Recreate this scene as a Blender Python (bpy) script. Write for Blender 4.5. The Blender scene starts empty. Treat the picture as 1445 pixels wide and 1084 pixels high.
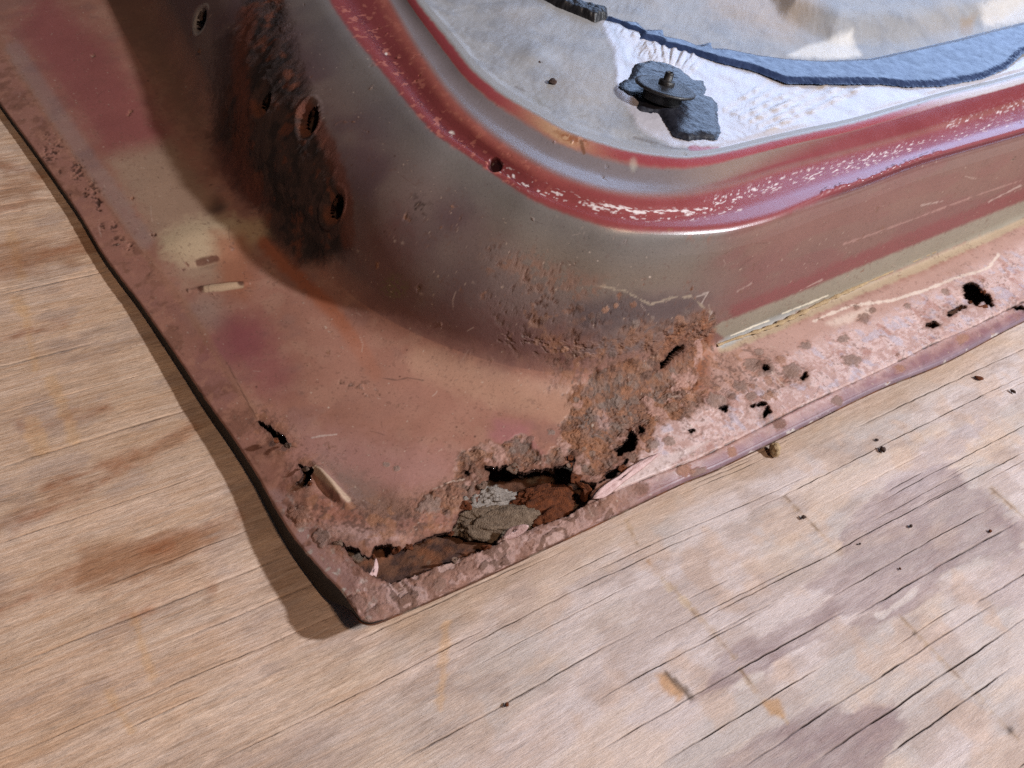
import bpy, bmesh, math, random
import numpy as np
from mathutils import Matrix, Vector
random.seed(4); rng = np.random.default_rng(11)
SC = bpy.context.scene; COL = SC.collection

# ------------------------------------------------------------------ camera
F_PX = 1381.245; CX, CY = 722.5, 542.0
M = np.array([[0.82596133, -0.27880851, 0.48995274],
              [-0.53689724, -0.65399987, 0.53294045],
              [0.1718407, -0.70324248, -0.68987013]])      # rows: world X (grain), Y, Z in camera axes
CAM = np.array([0, 0, .02]) - (M @ np.array([0, 0, 1.])) * .36
cd = bpy.data.cameras.new('camera'); co = bpy.data.objects.new('camera', cd); COL.objects.link(co)
r_, u_, b_ = M @ [1, 0, 0], M @ [0, -1, 0], M @ [0, 0, -1]
co.matrix_world = Matrix([[r_[i], u_[i], b_[i], CAM[i]] for i in range(3)] + [[0, 0, 0, 1]])
cd.sensor_width = 36; cd.lens = F_PX / 1445 * 36; cd.clip_start = .01; cd.clip_end = 50
cd.dof.use_dof = True; cd.dof.focus_distance = .355; cd.dof.aperture_fstop = 36
SC.camera = co

# ------------------------------------------------------------------ light
W = bpy.data.worlds.new('World'); SC.world = W; W.use_nodes = True
W.node_tree.nodes['Background'].inputs[0].default_value = (.55, .62, .80, 1)
W.node_tree.nodes['Background'].inputs[1].default_value = .06
def lamp(name, az, el, dist, sx, sy, power, color, at=(0, 0, .02)):
    l = bpy.data.lights.new(name, 'AREA'); o = bpy.data.objects.new(name, l); COL.objects.link(o)
    a, e = math.radians(az), math.radians(el)
    d = Vector((math.cos(a) * math.cos(e), math.sin(a) * math.cos(e), math.sin(e)))
    o.location = Vector(at) + d * dist
    o.rotation_euler = d.to_track_quat('Z', 'Y').to_euler()
    l.shape = 'RECTANGLE'; l.size = sx; l.size_y = sy; l.energy = power; l.color = color
    return o
lamp('daylight_lamp', -43, 43, 1.25, .06, .06, 19.2, (.90, .94, 1.0), at=(.02, -.05, .02))
lamp('bulb_lamp', -84, 58, 1.3, .09, .09, 5.8, (1.0, .70, .48), at=(-.12, 0, .02))
lamp('doorway_lamp', 31, 23, 2.2, 1.5, 1.0, 22.0, (.46, .64, 1.0), at=(.1, .05, .02))
SC.view_settings.view_transform = 'Standard'; SC.view_settings.look = 'None'
SC.render.engine = 'CYCLES'; SC.cycles.use_denoising = False; SC.render.filter_size = 1.15
SC.view_settings.exposure = 0; SC.view_settings.gamma = 1

# ------------------------------------------------------------------ numeric helpers
def bp(u, v, z):
    """points of the place at height z, measured from the photograph"""
    u = np.asarray(u, float); v = np.asarray(v, float); z = np.broadcast_to(np.asarray(z, float), u.shape)
    d = np.stack([(u - CX) / F_PX, (v - CY) / F_PX, np.ones_like(u)], -1) @ M.T
    return CAM + d * ((z - CAM[2]) / d[..., 2])[..., None]
def pj(P):
    q = (P - CAM) @ M
    return np.stack([CX + F_PX * q[..., 0] / q[..., 2], CY + F_PX * q[..., 1] / q[..., 2]], -1)
def sst(a, b, x):
    t = np.clip((x - a) / (b - a), 0, 1); return t * t * (3 - 2 * t)
def _h(ix, iy, iz, s):
    h = (ix.astype(np.uint32) * np.uint32(374761393) + iy.astype(np.uint32) * np.uint32(668265263)
         + iz.astype(np.uint32) * np.uint32(2147483647 - 58) + np.uint32(s * 1013904223 & 0xffffffff))
    h = (h ^ (h >> np.uint32(13))) * np.uint32(1274126177); h ^= h >> np.uint32(16)
    return (h & np.uint32(0xffffff)).astype(np.float32) / 16777215.
def noise(P, sc, seed=0):
    """3D value noise 0..1, features of size 1/sc"""
    Q = np.asarray(P, np.float64) * sc + 100.37 + seed * 7.13
    i = np.floor(Q).astype(np.int64); f = (Q - i).astype(np.float32); f = f * f * (3 - 2 * f)
    x, y, z = i[..., 0], i[..., 1], i[..., 2]; fx, fy, fz = f[..., 0], f[..., 1], f[..., 2]
    def L(a, b, t): return a + (b - a) * t
    c = lambda dx, dy, dz: _h(x + dx, y + dy, z + dz, seed)
    return L(L(L(c(0, 0, 0), c(1, 0, 0), fx), L(c(0, 1, 0), c(1, 1, 0), fx), fy),
             L(L(c(0, 0, 1), c(1, 0, 1), fx), L(c(0, 1, 1), c(1, 1, 1), fx), fy), fz)
def fbm(P, sc, o=3, seed=0):
    r = 0; a = .5; s = 0
    for k in range(o):
        r = r + a * noise(P, sc * 2 ** k, seed + k * 3); s += a; a *= .55
    return r / s
def sdist(px, poly):
    """distance to a polygon, negative inside"""
    poly = np.asarray(poly, float); x, y = px[..., 0], px[..., 1]
    d = np.full(x.shape, 1e9); ins = np.zeros(x.shape, bool)
    for (ax, ay), (bx, by) in zip(poly, np.roll(poly, -1, 0)):
        ex, ey = bx - ax, by - ay; wx, wy = x - ax, y - ay
        t = np.clip((wx * ex + wy * ey) / (ex * ex + ey * ey + 1e-9), 0, 1)
        d = np.minimum(d, (wx - t * ex) ** 2 + (wy - t * ey) ** 2)
        c = (ay > y) != (by > y)
        ins ^= c & (x < ex * (y - ay) / (ey if abs(ey) > 1e-9 else 1e-9) + ax)
    d = np.sqrt(d); return np.where(ins, -d, d)
def ldist(px, line):
    x, y = px[..., 0], px[..., 1]; d = np.full(x.shape, 1e9)
    for (ax, ay), (bx, by) in zip(line[:-1], line[1:]):
        ex, ey = bx - ax, by - ay; wx, wy = x - ax, y - ay
        t = np.clip((wx * ex + wy * ey) / (ex * ex + ey * ey + 1e-9), 0, 1)
        d = np.minimum(d, (wx - t * ex) ** 2 + (wy - t * ey) ** 2)
    return np.sqrt(d)
def near(fn, px, pts, m, far=1e3):
    """evaluate a distance only around a shape"""
    p = np.asarray(pts, float); lo = p.min(0) - m; hi = p.max(0) + m
    k = (px[..., 0] > lo[0]) & (px[..., 0] < hi[0]) & (px[..., 1] > lo[1]) & (px[..., 1] < hi[1])
    d = np.full(px.shape[:-1], far)
    if k.any(): d[k] = fn(px[k], pts)
    return d
def lin(c):
    c = np.asarray(c, float) / 255.; return np.where(c <= .04045, c / 12.92, ((c + .055) / 1.055) ** 2.4)
def mixc(C, c, m):
    c = lin(c); C += (c - C) * np.clip(m, 0, 1)[..., None]

# ------------------------------------------------------------------ scene helpers
def link(o, parent=None):
    COL.objects.link(o)
    if parent: o.parent = parent
    return o
def mesh_obj(name, V, Fq, mat, parent=None, attrs=None, smooth=True):
    V = np.asarray(V, np.float32).reshape(-1, 3); Fq = np.asarray(Fq, np.int32); k = Fq.shape[1]
    me = bpy.data.meshes.new(name); me.vertices.add(len(V)); me.vertices.foreach_set('co', V.ravel())
    me.loops.add(Fq.size); me.loops.foreach_set('vertex_index', Fq.ravel())
    me.polygons.add(len(Fq)); me.polygons.foreach_set('loop_start', np.arange(0, Fq.size, k, dtype=np.int32))
    me.update(calc_edges=True); me.validate()
    me.polygons.foreach_set('use_smooth', np.full(len(me.polygons), smooth))
    for nm, a in (attrs or {}).items():
        a = np.asarray(a, np.float32)
        if a.ndim == 2 and a.shape[1] == 3 and nm == 'paint':
            at = me.attributes.new(nm, 'FLOAT_COLOR', 'POINT')
            at.data.foreach_set('color', np.concatenate([a, np.ones((len(a), 1), np.float32)], 1).ravel())
        elif a.ndim == 2:
            at = me.attributes.new(nm, 'FLOAT_VECTOR', 'POINT'); at.data.foreach_set('vector', a.ravel())
        else:
            at = me.attributes.new(nm, 'FLOAT', 'POINT'); at.data.foreach_set('value', a.ravel())
    me.materials.append(mat); me.update()
    return link(bpy.data.objects.new(name, me), parent)
def tag(o, label, cat, group=None):
    o['label'] = label; o['category'] = cat
    if group: o['group'] = group
    return o

# ------------------------------------------------------------------ materials
def nt(name):
    m = bpy.data.materials.new(name); m.use_nodes = True; t = m.node_tree
    return m, t, t.nodes['Principled BSDF'], t.nodes.new, t.links.new
def tex(N, Lk, vec, scale, detail=4, rough=.6):
    n = N('ShaderNodeTexNoise'); n.inputs['Scale'].default_value = scale
    n.inputs['Detail'].default_value = detail; n.inputs['Roughness'].default_value = rough
    if vec is not None: Lk(vec, n.inputs['Vector'])
    return n.outputs['Fac']
def mrange(N, Lk, v, a, b, c, d):
    n = N('ShaderNodeMapRange'); Lk(v, n.inputs[0])
    for i, x in enumerate((a, b, c, d)): n.inputs[i + 1].default_value = x
    return n.outputs[0]
def math_(N, Lk, op, a, b):
    n = N('ShaderNodeMath'); n.operation = op
    for i, x in enumerate((a, b)):
        if isinstance(x, (int, float)): n.inputs[i].default_value = x
        else: Lk(x, n.inputs[i])
    return n.outputs[0]
def scale_col(N, Lk, col, fac):
    n = N('ShaderNodeVectorMath'); n.operation = 'SCALE'; Lk(col, n.inputs[0]); Lk(fac, n.inputs['Scale'])
    return n.outputs[0]
def door_paint():
    m, t, P, N, Lk = nt('aged_door_paint')
    a = N('ShaderNodeAttribute'); a.attribute_name = 'paint'
    ru = N('ShaderNodeAttribute'); ru.attribute_name = 'rust'
    gl = N('ShaderNodeAttribute'); gl.attribute_name = 'gloss'
    oc = N('ShaderNodeTexCoord').outputs['Object']
    n1 = tex(N, Lk, oc, 900, 5, .65); n2 = tex(N, Lk, oc, 3200, 3, .6); n3 = tex(N, Lk, oc, 70, 4, .6)
    amp = mrange(N, Lk, ru.outputs['Fac'], 0, 1, .30, .95)
    v = math_(N, Lk, 'ADD', math_(N, Lk, 'MULTIPLY', math_(N, Lk, 'SUBTRACT', n1, .5), amp), 1)
    v = math_(N, Lk, 'ADD', v, math_(N, Lk, 'MULTIPLY', math_(N, Lk, 'SUBTRACT', n2, .5), .42))
    n4 = tex(N, Lk, oc, 1700, 2, .5); v = math_(N, Lk, 'MULTIPLY', v, mrange(N, Lk, n4, .27, .36, .62, 1))
    v = math_(N, Lk, 'ADD', v, math_(N, Lk, 'MULTIPLY', math_(N, Lk, 'SUBTRACT', n3, .5), .25))
    Lk(scale_col(N, Lk, a.outputs['Color'], v), P.inputs['Base Color'])
    ro = mrange(N, Lk, gl.outputs['Fac'], 0, 1, .64, .20)
    ro = math_(N, Lk, 'ADD', ro, math_(N, Lk, 'MULTIPLY', ru.outputs['Fac'], .3))
    ro = math_(N, Lk, 'ADD', ro, math_(N, Lk, 'MULTIPLY', math_(N, Lk, 'SUBTRACT', n3, .5), .18))
    Lk(ro, P.inputs['Roughness']); Lk(mrange(N, Lk, gl.outputs['Fac'], .4, 1, .4, .9), P.inputs['Specular IOR Level'])
    b = N('ShaderNodeBump'); b.inputs['Distance'].default_value = .0006
    Lk(mrange(N, Lk, ru.outputs['Fac'], 0, 1, .10, .9), b.inputs['Strength'])
    Lk(math_(N, Lk, 'ADD', n1, math_(N, Lk, 'MULTIPLY', n2, .5)), b.inputs['Height'])
    Lk(b.outputs[0], P.inputs['Normal'])
    return m
def plain(name, c1, c2, scale, rough, bump=.3, dist=.0004, spec=.5, coat=0):
    m, t, P, N, Lk = nt(name)
    oc = N('ShaderNodeTexCoord').outputs['Object']
    n1 = tex(N, Lk, oc, scale, 6, .65); n2 = tex(N, Lk, oc, scale * 4, 3)
    mx = N('ShaderNodeMix'); mx.data_type = 'RGBA'
    mx.inputs['A'].default_value = (*lin(c1), 1); mx.inputs['B'].default_value = (*lin(c2), 1)
    Lk(mrange(N, Lk, n1, .3, .7, 0, 1), mx.inputs['Factor']); Lk(mx.outputs['Result'], P.inputs['Base Color'])
    Lk(mrange(N, Lk, n2, .2, .8, rough - .1, rough + .12), P.inputs['Roughness'])
    P.inputs['Specular IOR Level'].default_value = spec; P.inputs['Coat Weight'].default_value = coat
    b = N('ShaderNodeBump'); b.inputs['Distance'].default_value = dist; b.inputs['Strength'].default_value = bump
    Lk(math_(N, Lk, 'ADD', n1, n2), b.inputs['Height']); Lk(b.outputs[0], P.inputs['Normal'])
    return m
def wood_mat():
    m, t, P, N, Lk = nt('weathered_plywood')
    a = N('ShaderNodeAttribute'); a.attribute_name = 'paint'
    g = N('ShaderNodeAttribute'); g.attribute_name = 'grain'
    def st(sx, sy):
        mp = N('ShaderNodeMapping'); mp.inputs['Scale'].default_value = (sx, sy, 1); Lk(g.outputs['Vector'], mp.inputs['Vector']); return mp.outputs[0]
    f1 = tex(N, Lk, st(260, 2100), 1, 5, .7); f2 = tex(N, Lk, st(600, 3200), 1, 5, .75); f3 = tex(N, Lk, st(110, 260), 1, 6, .7)
    v = math_(N, Lk, 'ADD', 1, math_(N, Lk, 'MULTIPLY', math_(N, Lk, 'SUBTRACT', f1, .5), .85))
    v = math_(N, Lk, 'ADD', v, math_(N, Lk, 'MULTIPLY', math_(N, Lk, 'SUBTRACT', f2, .5), 1.0))
    v = math_(N, Lk, 'ADD', v, math_(N, Lk, 'MULTIPLY', math_(N, Lk, 'SUBTRACT', f3, .5), .50))
    sq = N('ShaderNodeSeparateXYZ'); Lk(g.outputs['Vector'], sq.inputs[0])
    v = math_(N, Lk, 'ADD', 1, math_(N, Lk, 'MULTIPLY', math_(N, Lk, 'SUBTRACT', v, 1), mrange(N, Lk, sq.outputs['Z'], 0, 1, .62, 1.0)))
    gl = mrange(N, Lk, tex(N, Lk, st(130, 2300), 1, 3, .6), .58, .70, 1, 1.2); v = math_(N, Lk, 'MULTIPLY', v, gl)  # glints on the fibres, brightened in the base colour
    df = mrange(N, Lk, tex(N, Lk, st(75, 1700), 1, 3, .65), .56, .66, 0, .34); df = math_(N, Lk, 'MULTIPLY', df, mrange(N, Lk, sq.outputs['Z'], 0, 1, .25, 1))
    v = math_(N, Lk, 'SUBTRACT', v, df)
    gr2 = mrange(N, Lk, tex(N, Lk, st(900, 1400), 1, 2, .5), .66, .74, 1, .72); v = math_(N, Lk, 'MULTIPLY', v, gr2)
    s1 = mrange(N, Lk, tex(N, Lk, st(40, 900), 1, 7, .78), .40, .62, 0, 1); sp = N('ShaderNodeSeparateXYZ'); Lk(g.outputs['Vector'], sp.inputs[0])
    s1 = math_(N, Lk, 'MULTIPLY', s1, mrange(N, Lk, sp.outputs['Z'], 0, 1, .30, 1))
    mx = N('ShaderNodeMix'); mx.data_type = 'RGBA'; mx.inputs['A'].default_value = (1.1, 1.1, 1.1, 1); mx.inputs['B'].default_value = (.80, .66, .53, 1); Lk(s1, mx.inputs['Factor'])
    mm = N('ShaderNodeVectorMath'); mm.operation = 'MULTIPLY'; Lk(a.outputs['Color'], mm.inputs[0]); Lk(mx.outputs['Result'], mm.inputs[1])
    Lk(scale_col(N, Lk, mm.outputs[0], v), P.inputs['Base Color'])
    P.inputs['Roughness'].default_value = .68; P.inputs['Specular IOR Level'].default_value = .35
    b = N('ShaderNodeBump'); b.inputs['Distance'].default_value = .00045; b.inputs['Strength'].default_value = .75
    Lk(math_(N, Lk, 'ADD', f1, math_(N, Lk, 'MULTIPLY', f2, .6)), b.inputs['Height']); Lk(b.outputs[0], P.inputs['Normal'])
    return m
PAINT = door_paint(); WOOD = wood_mat()
BLACK = plain('black_rubber', (24, 23, 26), (44, 42, 44), 400, .42)
TAPE = plain('butyl_tape', (32, 44, 74), (54, 68, 102), 60, .31, .12, .0005, .5)
SEALANT = plain('dark_sealant', (26, 27, 36), (46, 46, 54), 200, .36, .22, .0006, .6)
RUSTM = plain('bare_rust', (70, 40, 28), (120, 66, 38), 500, .9, .8, .0008, .2)
DIRT = plain('dried_dirt', (98, 80, 66), (142, 122, 104), 500, .95, .9, .0009, .2)
ASH = plain('grey_flake', (110, 100, 94), (164, 154, 146), 420, .7, .8, .0008, .4)
PINK = plain('faded_pink_paint', (176, 140, 136), (208, 178, 174), 500, .55, .4)
IRON = plain('dark_iron', (44, 33, 30), (80, 52, 38), 500, .7, .8, .0006, .4)
SCALE = plain('grey_brown_scale', (96, 74, 62), (134, 110, 96), 500, .85, .8, .0008, .2)
SEALER = plain('yellowed_seam_sealer', (150, 124, 92), (184, 160, 124), 350, .6, .6, .0008, .4)

# ------------------------------------------------------------------ the measured lines of the door
def catmull(p, k=40):
    p = np.asarray(p, float); q = np.vstack([2 * p[0] - p[1], p, 2 * p[-1] - p[-2]]); out = []
    for i in range(1, len(q) - 2):
        a, b, c, d = q[i - 1:i + 3]
        m1 = .5 * (c - a); m2 = .5 * (d - b); L = np.linalg.norm(c - b)
        for m in (m1, m2):
            n = np.linalg.norm(m)
            if n > L: m *= L / n
        t = np.linspace(0, 1, k, endpoint=False)[:, None]
        out.append((2 * t**3 - 3 * t**2 + 1) * b + (t**3 - 2 * t**2 + t) * m1 + (-2 * t**3 + 3 * t**2) * c + (t**3 - t**2) * m2)
    return np.vstack(out + [q[-2:-1]])
def stations(pts, i1, i2, ts):
    """pixel curve through pts; pts[i1] and pts[i2] are where the corner starts and ends (t = 1, 2)"""
    k = 40; d = catmull(pts, k); L = np.concatenate([[0], np.cumsum(np.linalg.norm(np.diff(d, axis=0), axis=1))])
    a, b = L[i1 * k], L[i2 * k]
    T = np.where(L < a, L / a, np.where(L < b, 1 + (L - a) / (b - a), 2 + (L - b) / (L[-1] - b)))
    return np.stack([np.interp(ts, T, d[:, 0]), np.interp(ts, T, d[:, 1])], -1)
NA, NB, NC = 400, 720, 380
ts = np.concatenate([np.linspace(0, 1, NA, endpoint=False), np.linspace(1, 2, NB, endpoint=False), np.linspace(2, 3, NC)])
K1 = [(-92, 10), (0, 145), (50, 213), (110, 299), (146, 359), (196, 425), (210, 445), (252, 506), (292, 566), (332, 622), (365, 674), (385, 711), (414, 757), (455, 806), (484, 836), (504, 866), (513, 874), (526, 876), (540, 872), (626, 836), (700, 803), (775, 768), (858, 729), (960, 680), (1014, 658), (1128, 602), (1238, 548), (1336, 508), (1445, 451), (1705, 332)]
K2 = [(-50, -21), (0, 57), (100, 213), (199, 349), (250, 410), (332, 540), (368, 592), (420, 680), (480, 775), (512, 818), (520, 826), (532, 826), (555, 820), (639, 792), (684, 774), (760, 742), (802, 723), (886, 686), (940, 664), (1000, 640), (1107, 586), (1128, 575), (1238, 524), (1312, 487), (1359, 467), (1445, 425), (1688, 311)]
K3 = [(172, -75), (205, 0), (254, 90), (302, 185), (350, 275), (400, 340), (420, 363), (462, 405), (510, 446), (570, 482), (640, 512), (720, 535), (800, 545), (870, 539), (940, 516), (1010, 487), (1027, 481), (1104, 448), (1190, 414), (1295, 370), (1370, 338), (1445, 304), (1600, 236)]
K4 = [(340, -207), (440, -40), (480, 27), (530, 90), (560, 127), (576, 146), (613, 187), (653, 213), (712, 254), (756, 282), (812, 305), (878, 324), (960, 329), (1027, 325), (1060, 318), (1094, 309), (1161, 282), (1228, 258), (1296, 231), (1363, 211), (1445, 188), (1675, 119)]
K5 = [(425, -203), (546, 0), (580, 62), (600, 92), (626, 129), (666, 173), (712, 210), (762, 240), (812, 261), (878, 278), (960, 281), (1027, 267), (1060, 257), (1094, 246), (1161, 228), (1296, 193), (1445, 148), (1660, 88)]
K7 = [(460, -203), (586, 0), (626, 50), (650, 80), (666, 100), (706, 133), (762, 166), (795, 185), (845, 203), (895, 216), (960, 224), (1010, 219), (1061, 207), (1128, 191), (1195, 177), (1262, 158), (1329, 138), (1396, 122), (1445, 108), (1650, 50)]
IDX = {'1': (6, 25), '2': (4, 20), '3': (6, 15), '4': (4, 14), '5': (3, 12), '7': (3, 12)}
def zi(*v, x=(0, 1, 1.42, 1.5, 2, 3)): return np.interp(ts, x, v)
ZF = zi(.019, .019, .0185, .018, .017, .016)
ZX = (0, .75, 1, 1.12, 1.26, 1.42, 1.5, 2, 3)
Z1 = zi(.0036, .0046, .0058, .0078, .0092, .0158, .0150, .0115, .0110, x=ZX)
Z2 = zi(.0062, .0072, .0086, .0106, .0122, .0168, .0164, .0142, .0138, x=ZX)
ZT = ZF + .058
def curve(pts, k, z):
    p = stations(pts, *IDX[k], ts); return bp(p[:, 0], p[:, 1], z)
P1, P2, P3, P4 = curve(K1, '1', Z1), curve(K2, '2', Z2), curve(K3, '3', ZF), curve(K4, '4', ZT)
P5, P7 = curve(K5, '5', ZT + .0025 + .0022 * (1 - sst(1.55, 2.1, ts))), curve(K7, '7', ZT + .0085)
def smoothc(P, w):
    k = np.hanning(2 * w + 1); k /= k.sum()
    Q = np.vstack([2 * P[0] - P[w:0:-1], P, 2 * P[-1] - P[-2:-w - 2:-1]])
    return np.stack([np.convolve(Q[:, i], k, 'valid') for i in range(3)], -1)
P3, P4, P5, P7 = (smoothc(p, 26) for p in (P3, P4, P5, P7)); P1 = smoothc(P1, 5); P2 = smoothc(P2, 5)
def extend(P, pad0, pad1):                                   # beyond the picture: straight on
    d0 = np.array([-.02, 1, 0]); d1 = np.array([1, .012, 0])
    return np.vstack([P[0] + d0 * pad0[:, None], P, P[-1] + d1 * pad1[:, None]])
pad0 = np.linspace(.22, .01, 16); pad1 = np.linspace(.01, .22, 16)
P1, P2, P3, P4, P5, P7 = (extend(p, pad0, pad1) for p in (P1, P2, P3, P4, P5, P7))
tt = np.concatenate([np.zeros(16), ts, np.full(16, 3.)]); NCOL = len(tt)
wl = 1 - sst(1.15, 1.75, tt)                                  # 1 along the hinge side, 0 along the bottom side
def lerp(a, b, t): return a + (b - a) * (t[:, None] if np.ndim(t) else t)
up = np.array([0, 0, 1.])
inward = P3 - P1; inward[:, 2] = 0; inward /= np.linalg.norm(inward, axis=1)[:, None]
Pm = lerp(P3, P4, .22 + .22 * (1 - wl)); Pm[:, 2] = P3[:, 2] + .036 * wl + (1 - wl) * .030
Pled = lerp(P4, P5, .5) - up * (.0012 + .0012 * wl)[:, None]  # seal ledge, slightly dished
Pr = lerp(P5, P7, .5) - up * (.0022 * (1 - sst(1.55, 2.1, tt)) - .0004)[:, None]
PIN = .008; Ctr = np.array([.62, .50, ZT[-1] + .0085])
Pin = lerp(P7, np.broadcast_to(Ctr, P7.shape), PIN)
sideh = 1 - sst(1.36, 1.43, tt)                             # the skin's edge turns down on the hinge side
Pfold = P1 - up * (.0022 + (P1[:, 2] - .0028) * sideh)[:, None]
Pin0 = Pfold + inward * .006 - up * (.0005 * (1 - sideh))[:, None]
nodes = [(Pin0, 0), (Pfold, .0009), (P1, .0010), (P2, .0016), (P3, .0035 + .0085 * (1 - sst(1.75, 2.05, tt))), (Pm, .012 + .012 * wl), (P4, .0055), (Pled, .002), (P5, .0052), (Pr, .003), (P7, .0035), (Pin, 0)]
seg_rows = [3, 9, 26, 180, 84, 96, 12, 12, 14, 14, 3]        # straight runs
arc_rows = [0, 5, 8, 8, 36, 36, 12, 8, 12, 8, 10, 0]
rows = []; mark = []
prev = nodes[0][0]
for j in range(1, len(nodes)):
    P, c = nodes[j]; A = nodes[j - 1][0]
    dA = A - P; LA = np.linalg.norm(dA, axis=1)
    cA = np.minimum(c, LA * .45); a = P + dA / LA[:, None] * np.reshape(cA, (-1, 1))
    for t in np.linspace(0, 1, seg_rows[j - 1], endpoint=False): rows.append(lerp(prev, a, t)); mark.append(j - .75 + .5 * t)
    if j == len(nodes) - 1: rows.append(P); mark.append(j - .25); break
    B = nodes[j + 1][0]; dB = B - P; LB = np.linalg.norm(dB, axis=1)
    cB = np.minimum(c, LB * .45); b = P + dB / LB[:, None] * np.reshape(cB, (-1, 1))
    for t in np.linspace(0, 1, arc_rows[j], endpoint=False):
        rows.append((1 - t) ** 2 * a + 2 * t * (1 - t) * P + t * t * b); mark.append(j - .25 + .5 * t)
    prev = b
G = np.array(rows); mark = np.array(mark)                     # G[row, col]
def gnormals(G):
    du = np.gradient(G, axis=1); dv = np.gradient(G, axis=0)
    n = np.cross(du, dv); n /= np.linalg.norm(n, axis=-1)[..., None] + 1e-12
    return n * (-1 if n[..., 2].mean() < 0 else 1)
NRM = gnormals(G); PX = pj(G); NR = len(G)
row_of = lambda v: int(np.argmin(np.abs(mark - v)))
R = np.arange(NR)[:, None] + 0 * tt[None]
TT = np.broadcast_to(tt, (NR, NCOL))
MK = np.broadcast_to(mark[:, None], (NR, NCOL))
n_a = fbm(G, 160, 4, 1); n_b = fbm(G, 420, 4, 5); n_c = noise(G, 1100, 9); n_d = fbm(G, 45, 3, 13)
def wob(px_amp, n=None): return (( n_b if n is None else n) - .5) * 2 * px_amp

# rust holes, as outlines on the flange
HOLES = [
 [(478,766),(493,773),(506,777),(513,786),(526,785),(529,773),(546,770),(557,774),(571,775),(577,771),(593,762),(608,757),(624,751),(637,753),(643,738),(650,724),(657,715),(677,704),(682,695),(680,684),(692,677),(692,668),(683,657),(695,661),(713,657),(726,661),(740,668),(753,663),(779,661),(805,656),(806,646),(813,650),(808,656),(806,666),(813,675),(826,682),(841,684),(853,680),(855,668),(866,665),(884,651),(879,660),(866,674),(840,686),(833,697),(829,711),(806,724),(757,742),(735,752),(715,755),(705,764),(686,773),(664,781),(642,790),(600,806),(555,820),(528,812),(515,804),(495,786)],
 [(889,606),(897,611),(898,624),(897,635),(881,636),(875,644),(868,635),(879,631),(881,622),(888,615)],
 [(903,601),(908,604),(908,611),(903,609)],
 [(966,486),(963,497),(946,507),(932,521),(930,517),(940,502),(951,492)],
 [(423,657),(431,661),(443,662),(438,672),(437,682),(428,687),(420,684),(429,673),(428,664)],
 [(366,596),(376,600),(384,604),(390,612),(399,616),(405,621),(406,628),(398,626),(390,621),(381,611),(369,601)],
 [(1357,407),(1361,402),(1370,400),(1380,404),(1387,412),(1389,417),(1395,416),(1397,423),(1400,431),(1394,429),(1388,425),(1380,429),(1370,426),(1363,419)],
 [(1309,458),(1318,454),(1327,459),(1316,463)],
 [(1337,447),(1340,441),(1357,430),(1363,433),(1351,439),(1341,448)],
 [(1075,518),(1082,518),(1086,524),(1079,525)], [(1130,533),(1136,528),(1138,534),(1133,538)],
 [(1082,577),(1086,584),(1078,591),(1076,586)], [(1060,575),(1070,571),(1080,570),(1079,573),(1068,574)],
 [(1016,575),(1028,572),(1024,580)], [(971,608),(980,606),(976,612)], [(658,665),(664,668),(660,671)],
 [(1430,432),(1448,434),(1447,438),(1432,436)],
]
hd = np.full(G.shape[:2], 1e3)
flz = (MK > 2.2) & (MK < 4.9)
for h in HOLES: hd = np.minimum(hd, near(sdist, PX, h, 40))
hd = np.where(flz, hd, 1e3) + wob(2.2, n_c) + wob(1.5)

def terr(n, k):
    x = n * k; f = np.floor(x); return (f + sst(.78, 1, x - f)) / k
T1 = terr(fbm(G, 150, 4, 101), 9); T2 = terr(fbm(G, 330, 3, 103), 8); lay2 = (fbm(G, 95, 4, 107) * 13).astype(int) % 5
# ---- paint: colour of the coats and the rust, with some painted sheen and shade
C = np.zeros(G.shape); RUST = np.zeros(G.shape[:2]); GLOSS = np.full(G.shape[:2], .45); H = np.zeros(G.shape[:2])
def region(a, b): return (MK >= a) & (MK < b)
def fill(c): C[:] = lin(c)
fill((166, 112, 92))
mix = lambda c, m: mixc(C, c, m)
def pmask(poly, soft=10, w=8, n=None): return 1 - sst(-soft, soft, near(sdist, PX, poly, soft + w + 5) + wob(w, n))
def lmask(line, wid, soft=4, w=3, n=None): return 1 - sst(wid, wid + soft, near(ldist, PX, line, wid + soft + w + 5) + wob(w, n))
def spot(x, y, r, soft=.6, asp=1.): 
    d = np.hypot((PX[..., 0] - x), (PX[..., 1] - y) * asp) + wob(r * .25); return 1 - sst(r * (1 - soft), r * (1 + soft), d)
leftw = 1 - sst(1.25, 1.55, TT); rightw = sst(1.5, 2.0, TT)
flange = region(2.4, 4.6)
# flange tints
mix((156, 102, 82), .7 * sst(.4, .6, n_d)); mix((172, 126, 104), .5 * sst(.45, .65, n_a)); mix((140, 96, 86), .5 * sst(.5, .68, fbm(G, 90, 4, 113)))
mix((150, 78, 74), .9 * pmask([(60,-20),(150,60),(240,190),(225,208),(150,222),(90,140),(20,40)], 26, 12))
mix((168, 138, 112), .75 * pmask([(150,226),(240,200),(330,320),(370,330),(330,400),(260,400),(215,330)], 18, 10))
mix((208, 180, 142), .95 * pmask([(228,335),(262,312),(330,308),(352,330),(318,362),(262,372),(230,362)], 14, 8))
mix((190, 160, 118), .7 * pmask([(335,318),(372,306),(388,334),(352,346)], 8, 6))
mix((164, 96, 62), .8 * pmask([(300,330),(345,335),(360,390),(345,420),(310,405)], 16, 8))
mix((166, 88, 46), .85 * lmask([(375,345),(425,395),(470,440),(505,490),(530,528)], 4, 12, 5))
mix((138, 66, 72), .85 * spot(345, 482, 38, .8)); mix((142, 76, 76), .7 * spot(385, 530, 30, .9)); mix((146, 82, 84), .6 * spot(300, 500, 20, .9))
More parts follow.
